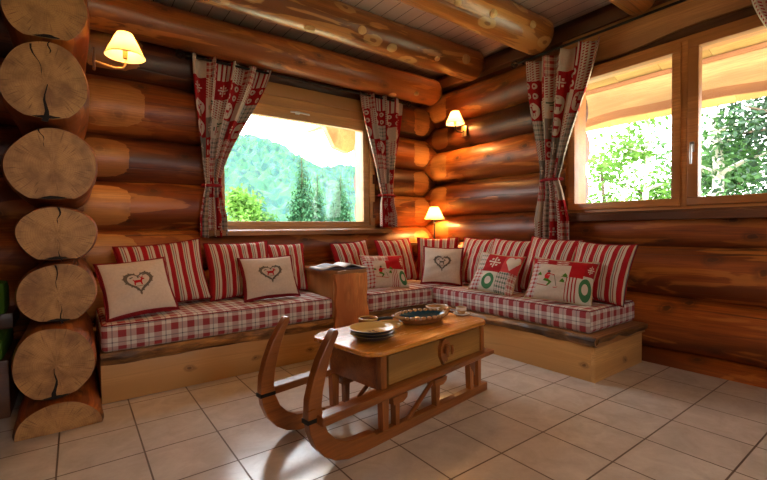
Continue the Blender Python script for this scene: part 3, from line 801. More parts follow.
mattress(2.80, 3.49, 1.45, 3.012, .316, .48, 'red and white checked seat mattress on the bench along the right wall', 3)

# ------------------------------------------------------------ ARM BLOCK + MAGAZINE
ab = empty('side_table', (1.88, 3.36, 0), label='squared wooden block table between the two benches, open magazine lying on its top', cat='side table')
m = MB(); m.box(-.165, .165, -.32, .40, 0, .675, 0, .006); m.build('body', 'block_wood', ab)
m = MB(); pl = []
n = 14
for i in range(n+1): z = .0+.68*i/n; pl.append((.16+.012*math.sin(9*z)+.006*math.sin(25*z), z))
for i in range(n, -1, -1): z = .0+.68*i/n; pl.append((-.165-.010*math.sin(7*z+1)-.006*math.sin(31*z), z))
m.prism(pl, -.36, -.32); m.build('front_board', 'block_front_wood', ab)
m = MB(); pl = []
for i in range(24):
    t = 2*PI*i/24; cu = math.copysign(abs(math.cos(t))**.35, math.cos(t)); cv = math.copysign(abs(math.sin(t))**.35, math.sin(t))
    pl.append((-.0+.185*cu+.006*math.sin(5*t), .02+.385*cv+.008*math.sin(7*t)))
m.prism(pl, .676, .706, plane='xy'); m.build('top_board', 'slab_wood', ab)
mg = empty('magazine', (1.86, 3.20, .707), (0, 0, math.radians(-8)), label='open glossy magazine lying on the wooden block between the benches', cat='magazine')
def page(side, z0, lift, w=.215, d=.29, nm='page_block', mat='paper'):
    m = MB(); n = 14; vs = []
    for i in range(n+1):
        s = i/n; x = side*w*s; z = z0+lift*math.sin(PI*min(1, s*1.25+.03))*(1-s)**.6+.004*(1-s)
        for y in (-d/2, d/2): vs += [(x, y, z+.003), (x, y, z-.002-z*.0)]
    fs = []
    for i in range(n):
        a = i*4; b = a+4
        fs += [(a, b, b+2, a+2), (a+1, a+3, b+3, b+1), (a, a+1, b+1, b), (a+2, b+2, b+3, a+3)]
    fs += [(0, 2, 3, 1), (n*4, n*4+1, n*4+3, n*4+2)]
    m.add(vs, fs); return m.build(nm, mat, mg, smooth=True)
page(-1, .004, .0, .222, .298, 'cover', 'cover_print'); page(1, .004, .0, .222, .298, 'cover', 'cover_print')
page(-1, .014, .026); page(1, .012, .036)
m = MB(); m.box(.05, .15, -.02, .10, .0, .002)
for i, (x0, x1, y0, y1) in enumerate(((-.17, -.06, -.09, .11), (.07, .17, -.06, .09))):
    m = MB(); n = 8; vs = []
    for k in range(n+1):
        x = x0+(x1-x0)*k/n; s = abs(x)/.215; lf = .026 if x < 0 else .036; zb = .014 if x < 0 else .012
        z = zb+lf*math.sin(PI*min(1, s*1.25+.03))*(1-s)**.6+.004*(1-s)+.0042
        vs += [(x, y0, z), (x, y1, z)]
    m.add(vs, [(2*k, 2*k+2, 2*k+3, 2*k+1) for k in range(n)]); m.build('printed_photo', 'photo_print', mg, smooth=True)

# ------------------------------------------------------------ CUSHIONS
def pil(u, v, side, W, H, T, sd):
    e = (1-u*u)*(1-v*v); th = T*max(0, e)**.46
    x = W/2*u*(1-.075*(1-v*v)); z = H/2*v*(1-.075*(1-u*u))
    wr_ = .004*math.sin(7*u+3*v+sd)+.003*math.sin(13*v-5*u+sd*2)
    return Vector((x, side*(th/2+wr_*e**.5), z+H/2))
def cushion_mesh(W, H, T, sd, mats, matfn, N=28):
    vs = []; fs = []; mi = []; uv = []; ce = []
    for side in (-1, 1):
        b = len(vs)
        for j in range(N+1):
            for i in range(N+1):
                vs.append(pil(-1+2*i/N, -1+2*j/N, side, W, H, T, sd))
        for j in range(N):
            for i in range(N):
                q = [b+j*(N+1)+i, b+j*(N+1)+i+1, b+(j+1)*(N+1)+i+1, b+(j+1)*(N+1)+i]
                ids = [(i, j), (i+1, j), (i+1, j+1), (i, j+1)]
                if side > 0: q = q[::-1]; ids = ids[::-1]
                fs.append(q)
                mm, cell = matfn((i+.5)/N, (j+.5)/N, side); mi.append(mm)
                uv.append([(W*a/N, H*c_/N) for a, c_ in ids])
                x0, y0, x1, y1 = cell
                ce.append([((a/N-x0)/(x1-x0), (c_/N-y0)/(y1-y0)) for a, c_ in ids])
    return vs, fs, mi, uv, ce
def place(root, base, face, tilt, rollz=0):
    root.matrix_world = Matrix.Translation(base) @ Matrix.Rotation(math.radians(face), 4, 'Z') @ Matrix.Rotation(math.radians(-tilt), 4, 'X') @ Matrix.Rotation(math.radians(rollz), 4, 'Y')
def cushion(name, base, face, tilt, rollz, W, H, T, sd, mats, matfn, label, group=None, motifs=None, piping=None):
    vs, fs, mi, uv, ce = cushion_mesh(W, H, T, sd, mats, matfn)
    root = empty(name, label=label, cat='cushion', group=group)
    o = obj('cushion_cover', (vs, fs, mi), mats, root, uv=uv, cell=ce)
    bm = bmesh.new(); bm.from_mesh(o.data); bmesh.ops.remove_doubles(bm, verts=bm.verts, dist=.0004); bm.to_mesh(o.data); bm.free()
    if piping:
        pts = []
        for (u0, v0, u1, v1) in ((-1, -1, 1, -1), (1, -1, 1, 1), (1, 1, -1, 1), (-1, 1, -1, -1)):
            for k in range(10): s = k/10; pts.append(pil(u0+(u1-u0)*s, v0+(v1-v0)*s, -1, W, H, T, sd))
        pts.append(pts[0]); m = MB(); m.tube(pts, .005, 6, cap=False); m.build('piping', piping, root)
    if motifs:
        for nm, mat, polys in motifs:
            m = MB()
            for poly in polys:
                tri = tessellate_polygon([[Vector((a, b, 0)) for a, b in poly]])
                P_ = [pil(a, b, -1, W, H, T, sd)+Vector((0, -.0022, 0)) for a, b in poly]
                m.add(P_, [tuple(t) for t in tri])
            m.build(nm, mat, root, smooth=True)
    place(root, Vector(base), face, tilt, rollz)
    return root
sfn = lambda u, v, s: (0, (0, 0, 1, 1))
Z0 = .50
def striped(base, face, tilt, roll_, label, W=.50, H=.48, T=.14, sd=1):
    return cushion('striped_cushion', base, face, tilt, roll_, W, H, T, sd, ['stripe'], sfn, label, piping='dark_red_cloth')
striped((.555, 3.42, Z0), 0, 21, -5, 'red striped back cushion at the left end of the left-hand bench', sd=1, W=.60, H=.50)
striped((1.11, 3.44, Z0), 0, 19, -1, 'red striped back cushion in the middle of the left-hand bench', sd=2, W=.54, H=.48)
striped((1.50, 3.51, Z0), 0, 17, 1, 'red striped back cushion at the right of the left-hand bench, partly behind a heart cushion', sd=3, W=.46, H=.45)
striped((2.27, 3.50, Z0-.01), 0, 18, -4, 'red striped back cushion just right of the wooden block, behind the magazine', sd=4, W=.44, H=.46)
striped((2.78, 3.44, Z0-.01), -4, 20, -2, 'red striped back cushion left of the corner, below the table lamp', sd=5, W=.47, H=.48)
striped((3.13, 3.28, Z0-.01), -48, 16, 0, 'red striped back cushion set diagonally in the corner behind a heart cushion', sd=6, W=.46, H=.48)
striped((3.13, 2.82, Z0-.01), -88, 20, 2, 'red striped back cushion right of the corner heart cushion, farthest along the right wall', sd=7, W=.44, H=.49)
striped((3.13, 2.44, Z0-.01), -90, 19, 3, 'red striped back cushion behind the square patchwork cushion', sd=8, W=.46, H=.48)
striped((3.13, 2.03, Z0-.01), -90, 20, 4, 'red striped back cushion behind the patchwork cushion with the skier', sd=9, W=.48, H=.50)
striped((3.12, 1.60, Z0-.01), -90, 21, 3, 'red striped back cushion at the open end of the right-hand bench', sd=10, W=.47, H=.47)

def heartpt(t, s): return (s*.058*16*math.sin(t)**3/16*1.0*16/16, 0)
def heart(s, n=28, cx=0, cy=.02):
    r = []
    for k in range(n):
        t = 2*PI*k/n
        r.append((cx+s*math.sin(t)**3, cy+s*(13*math.cos(t)-5*math.cos(2*t)-2*math.cos(3*t)-math.cos(4*t))/16))
    return r
def heart_ring(s0, s1, cx, cy):
    a, b = heart(s0, 40, cx, cy), heart(s1, 40, cx, cy); pol = []
    for k in range(40):
        k2 = (k+1) % 40
        pol.append([a[k], a[k2], b[k2], b[k]])
    leaves = []
    for k in range(0, 40, 2):
        x, y = a[k]; dx, dy = x-cx, y-cy; l = math.hypot(dx, dy)+1e-6; dx /= l; dy /= l
        leaves.append([(x-dy*.03, y+dx*.03), (x+dx*.045, y+dy*.045), (x+dy*.03, y-dx*.03), (x-dx*.02, y-dy*.02)])
    return pol+leaves
def deer(cx, cy, s):
    P = [(-.9, -.9), (-.7, -.9), (-.55, -.3), (.25, -.3), (.35, -.9), (.55, -.9), (.55, -.1), (.7, .3), (1.05, .3), (1.05, .5), (.75, .7), (.9, 1.1), (.7, 1.05), (.6, .75), (.3, 1.05), (.2, .95), (.5, .65), (.35, .3), (-.7, .3), (-.95, .5), (-1.0, .4), (-.8, 0)]
    return [[(cx+s*a, cy+s*b) for a, b in P]]
def bordered(u, v, s):
    if s > 0: return 1, (0, 0, 1, 1)
    e = min(u, v, 1-u, 1-v)
    return (1 if e < .045 else 0 if e < .062 else 1 if e < .078 else 0), (0, 0, 1, 1)
def heart_cushion(base, face, tilt, roll_, label, W, H, T, sd, cy=.08, red=True):
    mot = [('heart_wreath', 'leaf_stitch', heart_ring(.44, .33, 0, cy)), ('stitched_deer', 'red_cloth' if red else 'leaf_stitch', deer(0, cy+.0, .17)),
           ('stitched_flourish', 'leaf_stitch', [[(-.24, cy+.10), (-.14, cy+.15), (-.16, cy+.18), (-.26, cy+.14)]]), ('stitched_flourish', 'leaf_stitch', [[(.14, cy+.2), (.24, cy+.22), (.23, cy+.25), (.13, cy+.23)]]), ('stitched_flourish', 'leaf_stitch', [[(-.2, cy-.21), (.2, cy-.19), (.2, cy-.17), (-.2, cy-.19)]])]
    return cushion('heart_cushion', base, face, tilt, roll_, W, H, T, sd, ['cream_linen', 'dark_red_cloth', 'twine'], bordered, label, motifs=mot, piping='dark_red_cloth')
heart_cushion((.355, 3.12, Z0), 6, 33, -4, 'cream cushion with heart wreath and red deer at the left end of the left-hand bench', .43, .42, .13, 11)
heart_cushion((1.27, 3.22, Z0), -2, 27, -1, 'cream cushion with heart wreath and red deer near the middle of the left-hand bench', .46, .37, .13, 12, cy=.12)
heart_cushion((2.90, 2.98, Z0-.01), -46, 22, 3, 'cream cushion with a dark heart wreath leaning in the corner', .41, .40, .12, 13, cy=.12, red=False)
PM = ['cream_linen', 'red_cloth', 'c_star', 'green_plaid', 'c_wreath', 'c_heart', 'c_ski', 'c_dot', 'small_gingham', 'c_tick', 'red_plaid', 'c_medal', 'grey_plaid']
def skier(cx, cy, s):
    q = lambda L: [[(cx+s*a, cy+s*b) for a, b in L]]
    blob = [(math.cos(t)*.13+.02, math.sin(t)*.17+.98) for t in [2*PI*k/10 for k in range(10)]]
    fir_ = lambda ox, oy, k: [(ox-.5*k, oy-.12*k), (ox+.5*k, oy-.16*k), (ox+.25*k, oy+.1*k), (ox+.4*k, oy+.12*k), (ox, oy+.75*k), (ox-.35*k, oy+.14*k), (ox-.2*k, oy+.1*k)]
    return [('stitched_jacket', 'red_cloth', q([(-.25, .1), (.1, .0), (.2, .45), (.55, .5), (.56, .6), (.15, .72), (.12, .85), (-.12, .82), (-.3, .5)])),
            ('stitched_head', 'leaf_stitch', q(blob)), ('stitched_legs', 'green_cloth', q([(-.25, .1), (.08, .0), (.4, -.3), (.15, -.75), (-.02, -.72), (.15, -.32), (-.35, -.15)])),
            ('stitched_ski', 'red_cloth', q([(-.8, -.62), (.75, -.98), (.95, -.86), (.97, -.8), (.75, -.9), (-.8, -.54)])), ('stitched_pole', 'leaf_stitch', q([(.5, .55), (.55, .56), (.85, -.75), (.8, -.76)])),
            ('stitched_fir', 'green_cloth', q(fir_(1.35, .55, .6))), ('stitched_fir', 'green_cloth', q(fir_(1.2, -.1, .55))), ('stitched_fir', 'green_cloth', q(fir_(-.75, .55, .45)))]
def patch_fn(cells):
    def f(u, v, s):
        if s > 0: return 1, (0, 0, 1, 1)
        for (x0, y0, x1, y1, mt) in cells:
            if x0 <= u < x1 and y0 <= v < y1: return PM.index(mt), (x0, y0, x1, y1)
        return 0, (0, 0, 1, 1)
    return f
skier_cells = [(0, .82, .66, .95, 'c_dot'), (0, .95, 1.01, 1.01, 'small_gingham'), (.66, .55, .86, .95, 'red_cloth'), (.86, .6, 1.01, .95, 'c_star'), (0, 0, .14, .82, 'small_gingham'), (.14, 0, .6, .82, 'cream_linen'), (.6, 0, .8, .55, 'c_tick'), (.8, 0, 1.01, .6, 'c_wreath')]
sq_cells = [(0, .5, .22, 1.01, 'grey_plaid'), (.22, .46, .66, 1.01, 'c_star'), (.66, .5, 1.01, 1.01, 'c_heart'), (0, 0, .25, .5, 'small_gingham'), (.25, 0, .6, .46, 'c_wreath'), (.6, 0, .84, .5, 'green_plaid'), (.84, 0, 1.01, .5, 'red_plaid')]
ro_cells = [(0, .8, .6, 1.01, 'red_plaid'), (.5, .5, .85, 1.01, 'red_cloth'), (.85, .5, 1.01, 1.01, 'c_star'), (0, 0, .2, .8, 'small_gingham'), (.2, 0, .6, .8, 'cream_linen'), (.6, 0, .78, .5, 'c_tick'), (.78, 0, 1.01, .5, 'c_wreath')]
cushion('patchwork_cushion', (2.36, 3.14, Z0-.01), -12, 30, 2, .45, .35, .12, 14, PM, patch_fn(ro_cells), 'patchwork cushion with a red patch, right of the wooden block in front of striped cushions', piping='twine', motifs=skier(-.28, -.2, .36))
cushion('patchwork_cushion', (2.84, 2.34, Z0-.01), -78, 34, 5, .42, .39, .12, 15, PM, patch_fn(sq_cells), 'square patchwork cushion with a red snowflake patch and green wreath on the right-hand bench', piping='twine')
cushion('patchwork_cushion', (2.88, 1.74, Z0-.01), -72, 32, 4, .48, .36, .12, 16, PM, patch_fn(skier_cells), 'oblong patchwork cushion with a skier, nearest the open end of the right-hand bench', piping='twine', motifs=skier(-.38, -.15, .40))

# ------------------------------------------------------------ SLED TABLE
sl = empty('sled_table', (1.0, 1.65, 0), (0, 0, math.radians(8)), label='low wooden sleigh coffee table with upturned runners in the middle of the floor', cat='coffee table')
outer = [(-.10, .605), (-.135, .56), (-.18, .49), (-.215, .41), (-.238, .33), (-.243, .26), (-.233, .19), (-.205, .12), (-.16, .065), (-.10, .025), (-.03, .004), (.05, 0), (.3, 0), (1.14, 0)]
inner = [(1.14, .05), (.3, .05), (.15, .055), (.135, .07), (.10, .075), (.03, .078), (-.04, .09), (-.10, .125), (-.14, .17), (-.165, .23), (-.172, .29), (-.165, .35), (-.148, .42), (-.125, .49), (-.10, .545), (-.075, .59), (-.08, .607)]
for v in (-.015, .385):
    m = MB(); m.prism(outer+inner, v-.022, v+.022); o = m.build('runner', 'sled_wood', sl, auto=50)
    b = o.modifiers.new('bevel', 'BEVEL'); b.width = .006; b.segments = 2; b.limit_method = 'ANGLE'; b.angle_limit = math.radians(50)
    m = MB(); m.prism([(-.2465, .232), (-.164, .232), (-.167, .25), (-.2465, .25)], v-.0235, v+.0235); m.build('iron_band', 'black_iron', sl)
    sd = -1 if v < .1 else 1
    # side rail from the horn back along the box
    m = MB(); yv = v+(-.012 if sd < 0 else .012)
    m.prism([(-.20, .222), (1.15, .242), (1.15, .268), (-.20, .262)], yv-.035+sd*.02, yv+.035+sd*.02); o = m.build('side_rail', 'sled_wood', sl, auto=50)
    b = o.modifiers.new('bevel', 'BEVEL'); b.width = .005; b.segments = 2; b.limit_method = 'ANGLE'
    # posts with bracket heads
    def post(u, w0, w1, zt, zb=.045, hd=False, lean=0):
        m = MB(); m.prism([(u-w0/2, zt), (u+w0/2, zt), (u+w1/2+lean, zb), (u-w1/2+lean, zb)], v-.018, v+.018)
        return m.build('post', 'sled_wood_z', sl)
    post(.215, .05, .036, .245); post(.30, .036, .026, .20); post(.63, .04, .028, .20); post(.965, .045, .03, .235, lean=.006); post(1.055, .034, .03, .245)
    for u in (.31, .645):
        m = MB(); m.prism([(u-.055, .205), (u+.055, .205), (u+.05, .18), (u+.02, .165), (u-.05, .165)], v-.03, v+.03); m.build('bracket', 'sled_wood', sl)
    m = MB(); m.prism([(.955, .235), (1.0, .235), (1.0, .12), (.985, .15), (.955, .19), (.93, .235)], v-.02, v+.02); m.build('bracket', 'sled_wood', sl)
    m = MB(); m.tube([(.60, v, .19), (.395, v, .045)], .013, 8); m.build('brace', 'sled_wood', sl)
# cross bearers
for u in (.31, .645, 1.0):
    boxo('bearer', u-.025, u+.025, 0, .37, .20, .243, 'sled_wood_z', sl)
# box
m = MB(); m.box(.20, .235, -.02, .40, .245, .437, 0, .004); m.box(1.06, 1.095, -.02, .40, .245, .437, 0, .004); m.box(.235, 1.06, .375, .40, .245, .437); m.box(.235, 1.06, .0, .375, .245, .262)
m.box(.235, 1.06, -.02, .0, .415, .437); m.build('box', 'sled_wood', sl)
m = MB(); m.box(.182, .222, -.038, -.0, .235, .437, 0, .006); m.build('corner_post', 'sled_wood_z', sl)
m = MB(); m.box(1.07, 1.105, -.036, -.0, .235, .437, 0, .006); m.build('corner_post', 'sled_wood_z', sl)
m = MB(); m.box(.242, 1.062, -.030, -.004, .268, .418, 0, .004); dr = m.build('drawer', 'drawer_wood', sl)
# carved tulip knob
m = MB(); m.prism([(.655, .415), (.635, .375), (.635, .33), (.655, .295), (.665, .275), (.672, .298), (.69, .288), (.70, .298), (.695, .315), (.715, .345), (.722, .385), (.705, .41), (.685, .42)], -.052, -.030); 
m.lathe([(0, -.03), (.026, -.022), (.034, 0), (.026, .022), (0, .03)], c=(.68, -.055, .365), n=16, sx=.8, sy=.7)
m.build('carved_knob', 'sled_wood', dr)
m = MB(); m.tube([(.70, -.082, .385), (.709, -.078, .36), (.70, -.08, .335)], [.008, .011, .006], 8); m.tube([(.662, -.080, .39), (.656, -.078, .36), (.664, -.08, .33)], [.008, .011, .006], 8); m.build('petal', 'sled_wood', dr)
# top with clipped corners
pl = [(.165, -.075), (1.075, -.065), (1.13, -.02), (1.145, .02), (1.145, .40), (1.115, .46), (1.065, .475), (.19, .475), (.115, .43), (.095, .40), (.095, 0), (.11, -.03)]
m = MB(); m.prism(pl, .437, .463, plane='xy'); o = m.build('table_top', 'table_top_wood', sl, auto=40)
b = o.modifiers.new('bevel', 'BEVEL'); b.width = .008; b.segments = 3; b.limit_method = 'ANGLE'; b.angle_limit = math.radians(60)
ZT = .4635
def S(u, v, z=ZT):
    a = math.radians(8); return (1.0+u*math.cos(a)-v*math.sin(a), 1.65+u*math.sin(a)+v*math.cos(a), z)
# plates
def plate(pos, rz, label, g):
    root = empty('plate', pos, (0, 0, rz), label=label, cat='plate', group=g)
    m = MB(); m.lathe([(0, .0), (.06, .0), (.066, .002), (.095, .008), (.122, .027), (.127, .033)], n=40); m.build('outer_glaze', 'navy_glaze', root, smooth=True)
    m = MB(); m.lathe([(.127, .033), (.122, .034), (.092, .014), (.066, .008), (0, .006)], n=40); m.build('inner_glaze', 'ochre_glaze', root, smooth=True)
    m = MB()
    for k in range(5):
        a = 2*PI*k/5; c_ = Vector((.022*math.cos(a), .022*math.sin(a), .0075)); p = [c_+Vector((.014*math.cos(t)*math.cos(a)-.009*math.sin(t)*math.sin(a), .014*math.cos(t)*math.sin(a)+.009*math.sin(t)*math.cos(a), 0)) for t in [2*PI*q/10 for q in range(10)]]
        m.add(p, [tuple(range(10))])
    m.build('painted_flower', 'motif_glaze', root, smooth=False)
    return root
pu, pv = .295, .14
for k, (dx, lab) in enumerate(((0, 'dark blue and ochre plate, lowest of the stack at the front of the sleigh table'), (.003, 'dark blue and ochre plate, second from the bottom of the stack on the sleigh table'), (-.003, 'flower-painted ochre and dark blue plate on top of the stack on the sleigh table'))):
    p = S(pu+dx, pv, ZT+.0005+.0155*k); plate(p, .4*k, lab, None)
# small handled pot behind the plates
pt = empty('handled_bowl', S(.47, .37), (0, 0, math.radians(-38)), label='small brown bowl with a dark handle behind the plate stack', cat='bowl')
m = MB(); m.lathe([(0, 0), (.04, 0), (.05, .006), (.058, .03), (.057, .05), (.053, .05), (.052, .03), (.044, .01), (0, .008)], n=32); m.build('bowl_body', 'brown_glaze', pt, smooth=True)
m = MB(); m.lathe([(.0585, .044), (.0605, .05), (.055, .054), (.0525, .049)], n=32); m.build('rim', 'ochre_glaze', pt, smooth=True)
m = MB(); m.tube([(.055, 0, .04), (.08, 0, .047), (.12, 0, .05), (.15, 0, .048)], [.010, .009, .010, .007], 10); m.build('handle', 'rubber_black', pt)
# ochre bowl tucked between pot and plates
ob = empty('shallow_bowl', S(.515, .23), label='shallow ochre bowl touching the back of the plate stack', cat='bowl')
m = MB(); m.lathe([(0, 0), (.04, 0), (.06, .012), (.078, .032), (.075, .034), (.057, .016), (0, .006)], n=32); m.build('bowl_body', 'ochre_glaze', ob, smooth=True)
# large oval dish
ds = empty('serving_dish', S(.78, .21), (0, 0, math.radians(-2)), label='large oval wooden dish with dark blue inside in the middle of the sleigh table', cat='dish')
m = MB(); m.lathe([(0, 0), (.11, 0), (.14, .01), (.165, .035), (.172, .05), (.162, .052), (.15, .036)], n=48, sx=1.05, sy=.72); m.build('dish_body', 'brown_glaze', ds, smooth=True)
m = MB(); m.lathe([(.158, .047), (.148, .034), (.12, .016), (0, .012)], n=48, sx=1.05, sy=.72); m.build('dish_inside', 'teal_glaze', ds, smooth=True)
m = MB()
for k in range(28):
    a = 2*PI*k/28; m.lathe([(0, .010), (.012, .007), (.015, 0), (.010, -.008), (0, -.01)], c=(.175*math.cos(a), .121*math.sin(a), .050), n=8)
m.build('rope_rim', 'tan_glaze', ds, smooth=True)
for s_ in (1, -1):
    m = MB(); m.tube([(s_*.165, -.04, .05), (s_*.205, -.03, .058), (s_*.215, 0, .06), (s_*.205, .03, .058), (s_*.165, .04, .05)], .009, 10); m.build('handle', 'tan_glaze', ds, smooth=True)
# bowl
bo = empty('bowl', S(1.06, .31), label='round tan bowl beyond the oval dish on the sleigh table', cat='bowl')
m = MB(); m.lathe([(0, 0), (.035, 0), (.04, .004), (.06, .02), (.078, .048), (.075, .05), (.056, .024), (.03, .009), (0, .008)], n=40); m.build('bowl_body', 'tan_glaze', bo, smooth=True)
m = MB(); m.lathe([(.0785, .045), (.0795, .051), (.074, .053), (.073, .047)], n=40); m.build('rim', 'white_glaze', bo, smooth=True)
cp = empty('cup', S(1.12, .15, ZT+.0095), (0, 0, math.radians(70)), label='small coffee cup on the white saucer at the far end of the sleigh table', cat='cup')
m = MB(); m.lathe([(0, 0), (.02, 0), (.024, .004), (.032, .02), (.035, .045), (.0325, .045), (.03, .02), (.02, .008), (0, .008)], n=32); m.build('cup_body', 'tan_glaze', cp, smooth=True)
m = MB(); m.lathe([(.0352, .026), (.0362, .045), (.033, .0465), (.0322, .042)], n=32); m.build('white_band', 'white_glaze', cp, smooth=True)
m = MB(); m.lathe([(.031, .036), (0, .0365)], n=24); m.build('coffee', 'coffee', cp, smooth=True)
m = MB(); m.tube([(.033, 0, .038), (.048, 0, .04), (.056, 0, .028), (.048, 0, .014), (.03, 0, .012)], .0045, 8); m.build('handle', 'brown_glaze', cp, smooth=True)
sa_ = empty('saucer', S(1.12, .15), label='white saucer under the small coffee cup on the sleigh table', cat='saucer')
m = MB(); m.lathe([(0, 0), (.03, 0), (.045, .006), (.058, .014), (.056, .016), (.042, .009), (0, .008)], n=36); m.build('saucer_dish', 'white_glaze', sa_, smooth=True)

# ------------------------------------------------------------ LAMPS
def lamp_light(root, loc, power, size=.03):
    l = bpy.data.lights.new('bulb_light', 'POINT'); l.energy = power*2.4; l.color = (1, .50, .16); l.shadow_soft_size = size
    o = bpy.data.objects.new('bulb_light', l); COL.objects.link(o); o.parent = root; o.location = loc
def shade_parts(root, c, r0, r1, h):
    m = MB(); n = 40
    m.lathe([(r1, h), (r0, 0)], c=c, n=n); m.build('lamp_shade', 'shade', root, smooth=True)
    m = MB(); m.lathe([(r0+.001, -.003), (r0+.003, 0), (r0+.001, .004), (r0-.002, 0), (r0+.001, -.003)], c=c, n=n); m.build('shade_rim', 'twine', root, smooth=True)
    m = MB(); m.lathe([(0, -.0), (.012, .002), (.021, .018), (.023, .035), (.016, .05), (0, .056)], c=(c[0], c[1], c[2]+.035), n=16); m.build('bulb', 'bulb', root, smooth=True)
    m = MB(); m.lathe([(0, -.012), (.013, -.012), (.013, .037), (0, .037)], c=(c[0], c[1], c[2]), n=16); m.build('socket', 'brass', root)
# left sconce on the stub wall side
wlp = empty('wall_lamp', (.105, 2.95, 2.05), label='lit wall lamp with cone shade on the log-end wall at the upper left', cat='wall lamp')
m = MB(); m.box(0, .012, -.028, .028, -.06, .06, 0, .005); m.build('back_plate', 'dark_wood', wlp)
m = MB(); m.tube([(.01, 0, -.01), (.05, 0, -.02), (.11, 0, -.03), (.15, 0, -.022), (.162, 0, .0), (.162, 0, .035)], .006, 10); m.build('arm', 'brass', wlp)
shade_parts(wlp, (.162, 0, .05), .105, .042, .135)
lamp_light(wlp, (.162, 0, .105), 15)
wrp = empty('wall_lamp', (3.51, 3.22, 2.13), label='lit wall lamp with cone shade on the right wall near the corner', cat='wall lamp')
m = MB(); m.box(-.016, 0, -.035, .035, -.06, .06, 0, .008); m.build('back_plate', 'brass', wrp)
m = MB(); m.tube([(-.01, 0, 0), (-.05, 0, -.025), (-.10, .01, -.02), (-.13, .015, .0), (-.135, .015, .045)], .006, 10); m.build('arm', 'black_iron', wrp)
shade_parts(wrp, (-.135, .015, .065), .10, .045, .13)
lamp_light(wrp, (-.135, .015, .115), 24)
# corner shelf + table lamp
sh = empty('corner_shelf', (3.25, 3.55, .86), label='small triangular shelf in the corner carrying the table lamp', cat='shelf')
m = MB(); m.prism([(-.22, .23), (.26, .23), (.26, -.25), (.22, -.25)], 0, .03, plane='xy'); m.build('shelf_board', 'pine', sh)
tl = empty('table_lamp', (3.385, 3.585, .891), label='lit table lamp with a cone shade in the corner behind the cushions', cat='table lamp')
m = MB(); m.lathe([(0, 0), (.055, 0), (.052, .008), (.02, .016), (.009, .03), (.007, .20), (.01, .235), (0, .24)], n=24); m.build('lamp_base', 'black_iron', tl, smooth=True)
shade_parts(tl, (0, 0, .27), .115, .05, .14)
m = MB(); m.tube([(0, 0, .235), (0, 0, .27)], .007, 10); m.build('stem', 'black_iron', tl)
lamp_light(tl, (0, 0, .315), 26)

pd = empty('added_fill_lamp', (.4, -1.3, 2.25), label='added warm fill lamp with cone shade, unseen behind the viewpoint', cat='fill lamp')  # lamp added out of view to warm the light on the room
m = MB(); m.tube([(0, 0, .12), (0, 0, .63)], .006, 8); m.build('cord', 'black_iron', pd)
shade_parts(pd, (0, 0, 0), .22, .09, .18); lamp_light(pd, (0, 0, .0), 14, .06)
# ------------------------------------------------------------ green seat beyond the stub wall
gs = empty('green_cushion', (-.62, 3.42, .56), label='green cushion glimpsed left of the log-end wall, upper of two', cat='cushion', group=None)
m = MB(); m.box(-.28, .28, -.1, .1, 0, .20, 0, .04); m.build('cushion_cover', 'green_cloth', gs)
gs2 = empty('green_cushion', (-.62, 3.34, .331), label='green seat cushion glimpsed left of the log-end wall, lower of two', cat='cushion')
m = MB(); m.box(-.30, .28, -.2, .3, 0, .13, 0, .03); m.build('cushion_cover', 'green_cloth', gs2)
bx = empty('bench', (-.62, 3.4, 0), label='dark wooden bench under the green cushions beyond the log-end wall', cat='bench')
m = MB(); m.box(-.32, .30, -.24, .36, .0, .33, 0, .01); m.build('bench_box', 'dark_wood', bx)
m = MB(); m.box(-.32, .30, .02, .36, .33+.131, .559, 0, .01); m.build('back_board', 'dark_wood', bx)

# ------------------------------------------------------------ OUTSIDE
plain('meadow', (.46, .46, .28), .9, 0, .2, .3)
g = MB(); vs = []; n = 30
g.box(-120, 160, -60, 220, -3.2, -3.0); m_ = g.build('ground', 'meadow', None, smooth=False); tag(m_, kind='structure')
def forest_mat():
    m = NT('forest_hill', .9); v = m.coord('Object')
    a = m.voro(v, .55); b = m.noise(v, .06, 3)
    vc = m.n.new('ShaderNodeTexVoronoi'); vc.inputs['Scale'].default_value = .55; m.l.new(v, vc.inputs['Vector']); cc = m.sep(vc.outputs['Color'])[0]
    c = m.mix(m.ramp(a, [(.2, 0), (.8, 1)]), (.008, .05, .02), (.002, .012, .008)); c = m.mix(m.ramp(b, [(.4, 0), (.6, .7)]), c, (.006, .04, .022)); c = m.mix(m.ramp(cc, [(.3, 0), (.75, 1)]), c, (.02, .095, .018)); m.base(c)
    M['forest'] = m.m
forest_mat()
def hill(name, y0, x0, x1, h, depth, seed, res=1.0, base=-3):
    rr = random.Random(seed); nx = int((x1-x0)/res); ny = int(depth/res); vs = []; fs = []
    jit = [[rr.random() for _ in range(nx+1)] for _ in range(ny+1)]
    for j in range(ny+1):
        for i in range(nx+1):
            x = x0+(x1-x0)*i/nx; y = y0+depth*j/ny; t = j/ny
            ridge = h(x); z = base+(ridge-base)*(1-(1-t)**1.5)
            z += 2.2*jit[j][i]+1.5*math.sin(x*.21+y*.13+seed)*t
            vs.append((x, y, z))
    fs = [(j*(nx+1)+i, j*(nx+1)+i+1, (j+1)*(nx+1)+i+1, (j+1)*(nx+1)+i) for j in range(ny) for i in range(nx)]
    o = obj(name, (vs, fs), 'forest', None, smooth=False); tag(o, kind='structure'); return o
hill('hill_far', 70, 0, 150, lambda x: 24+3*math.sin(x*.06)+2.*math.sin(x*.17), 60, 2, 1.1)
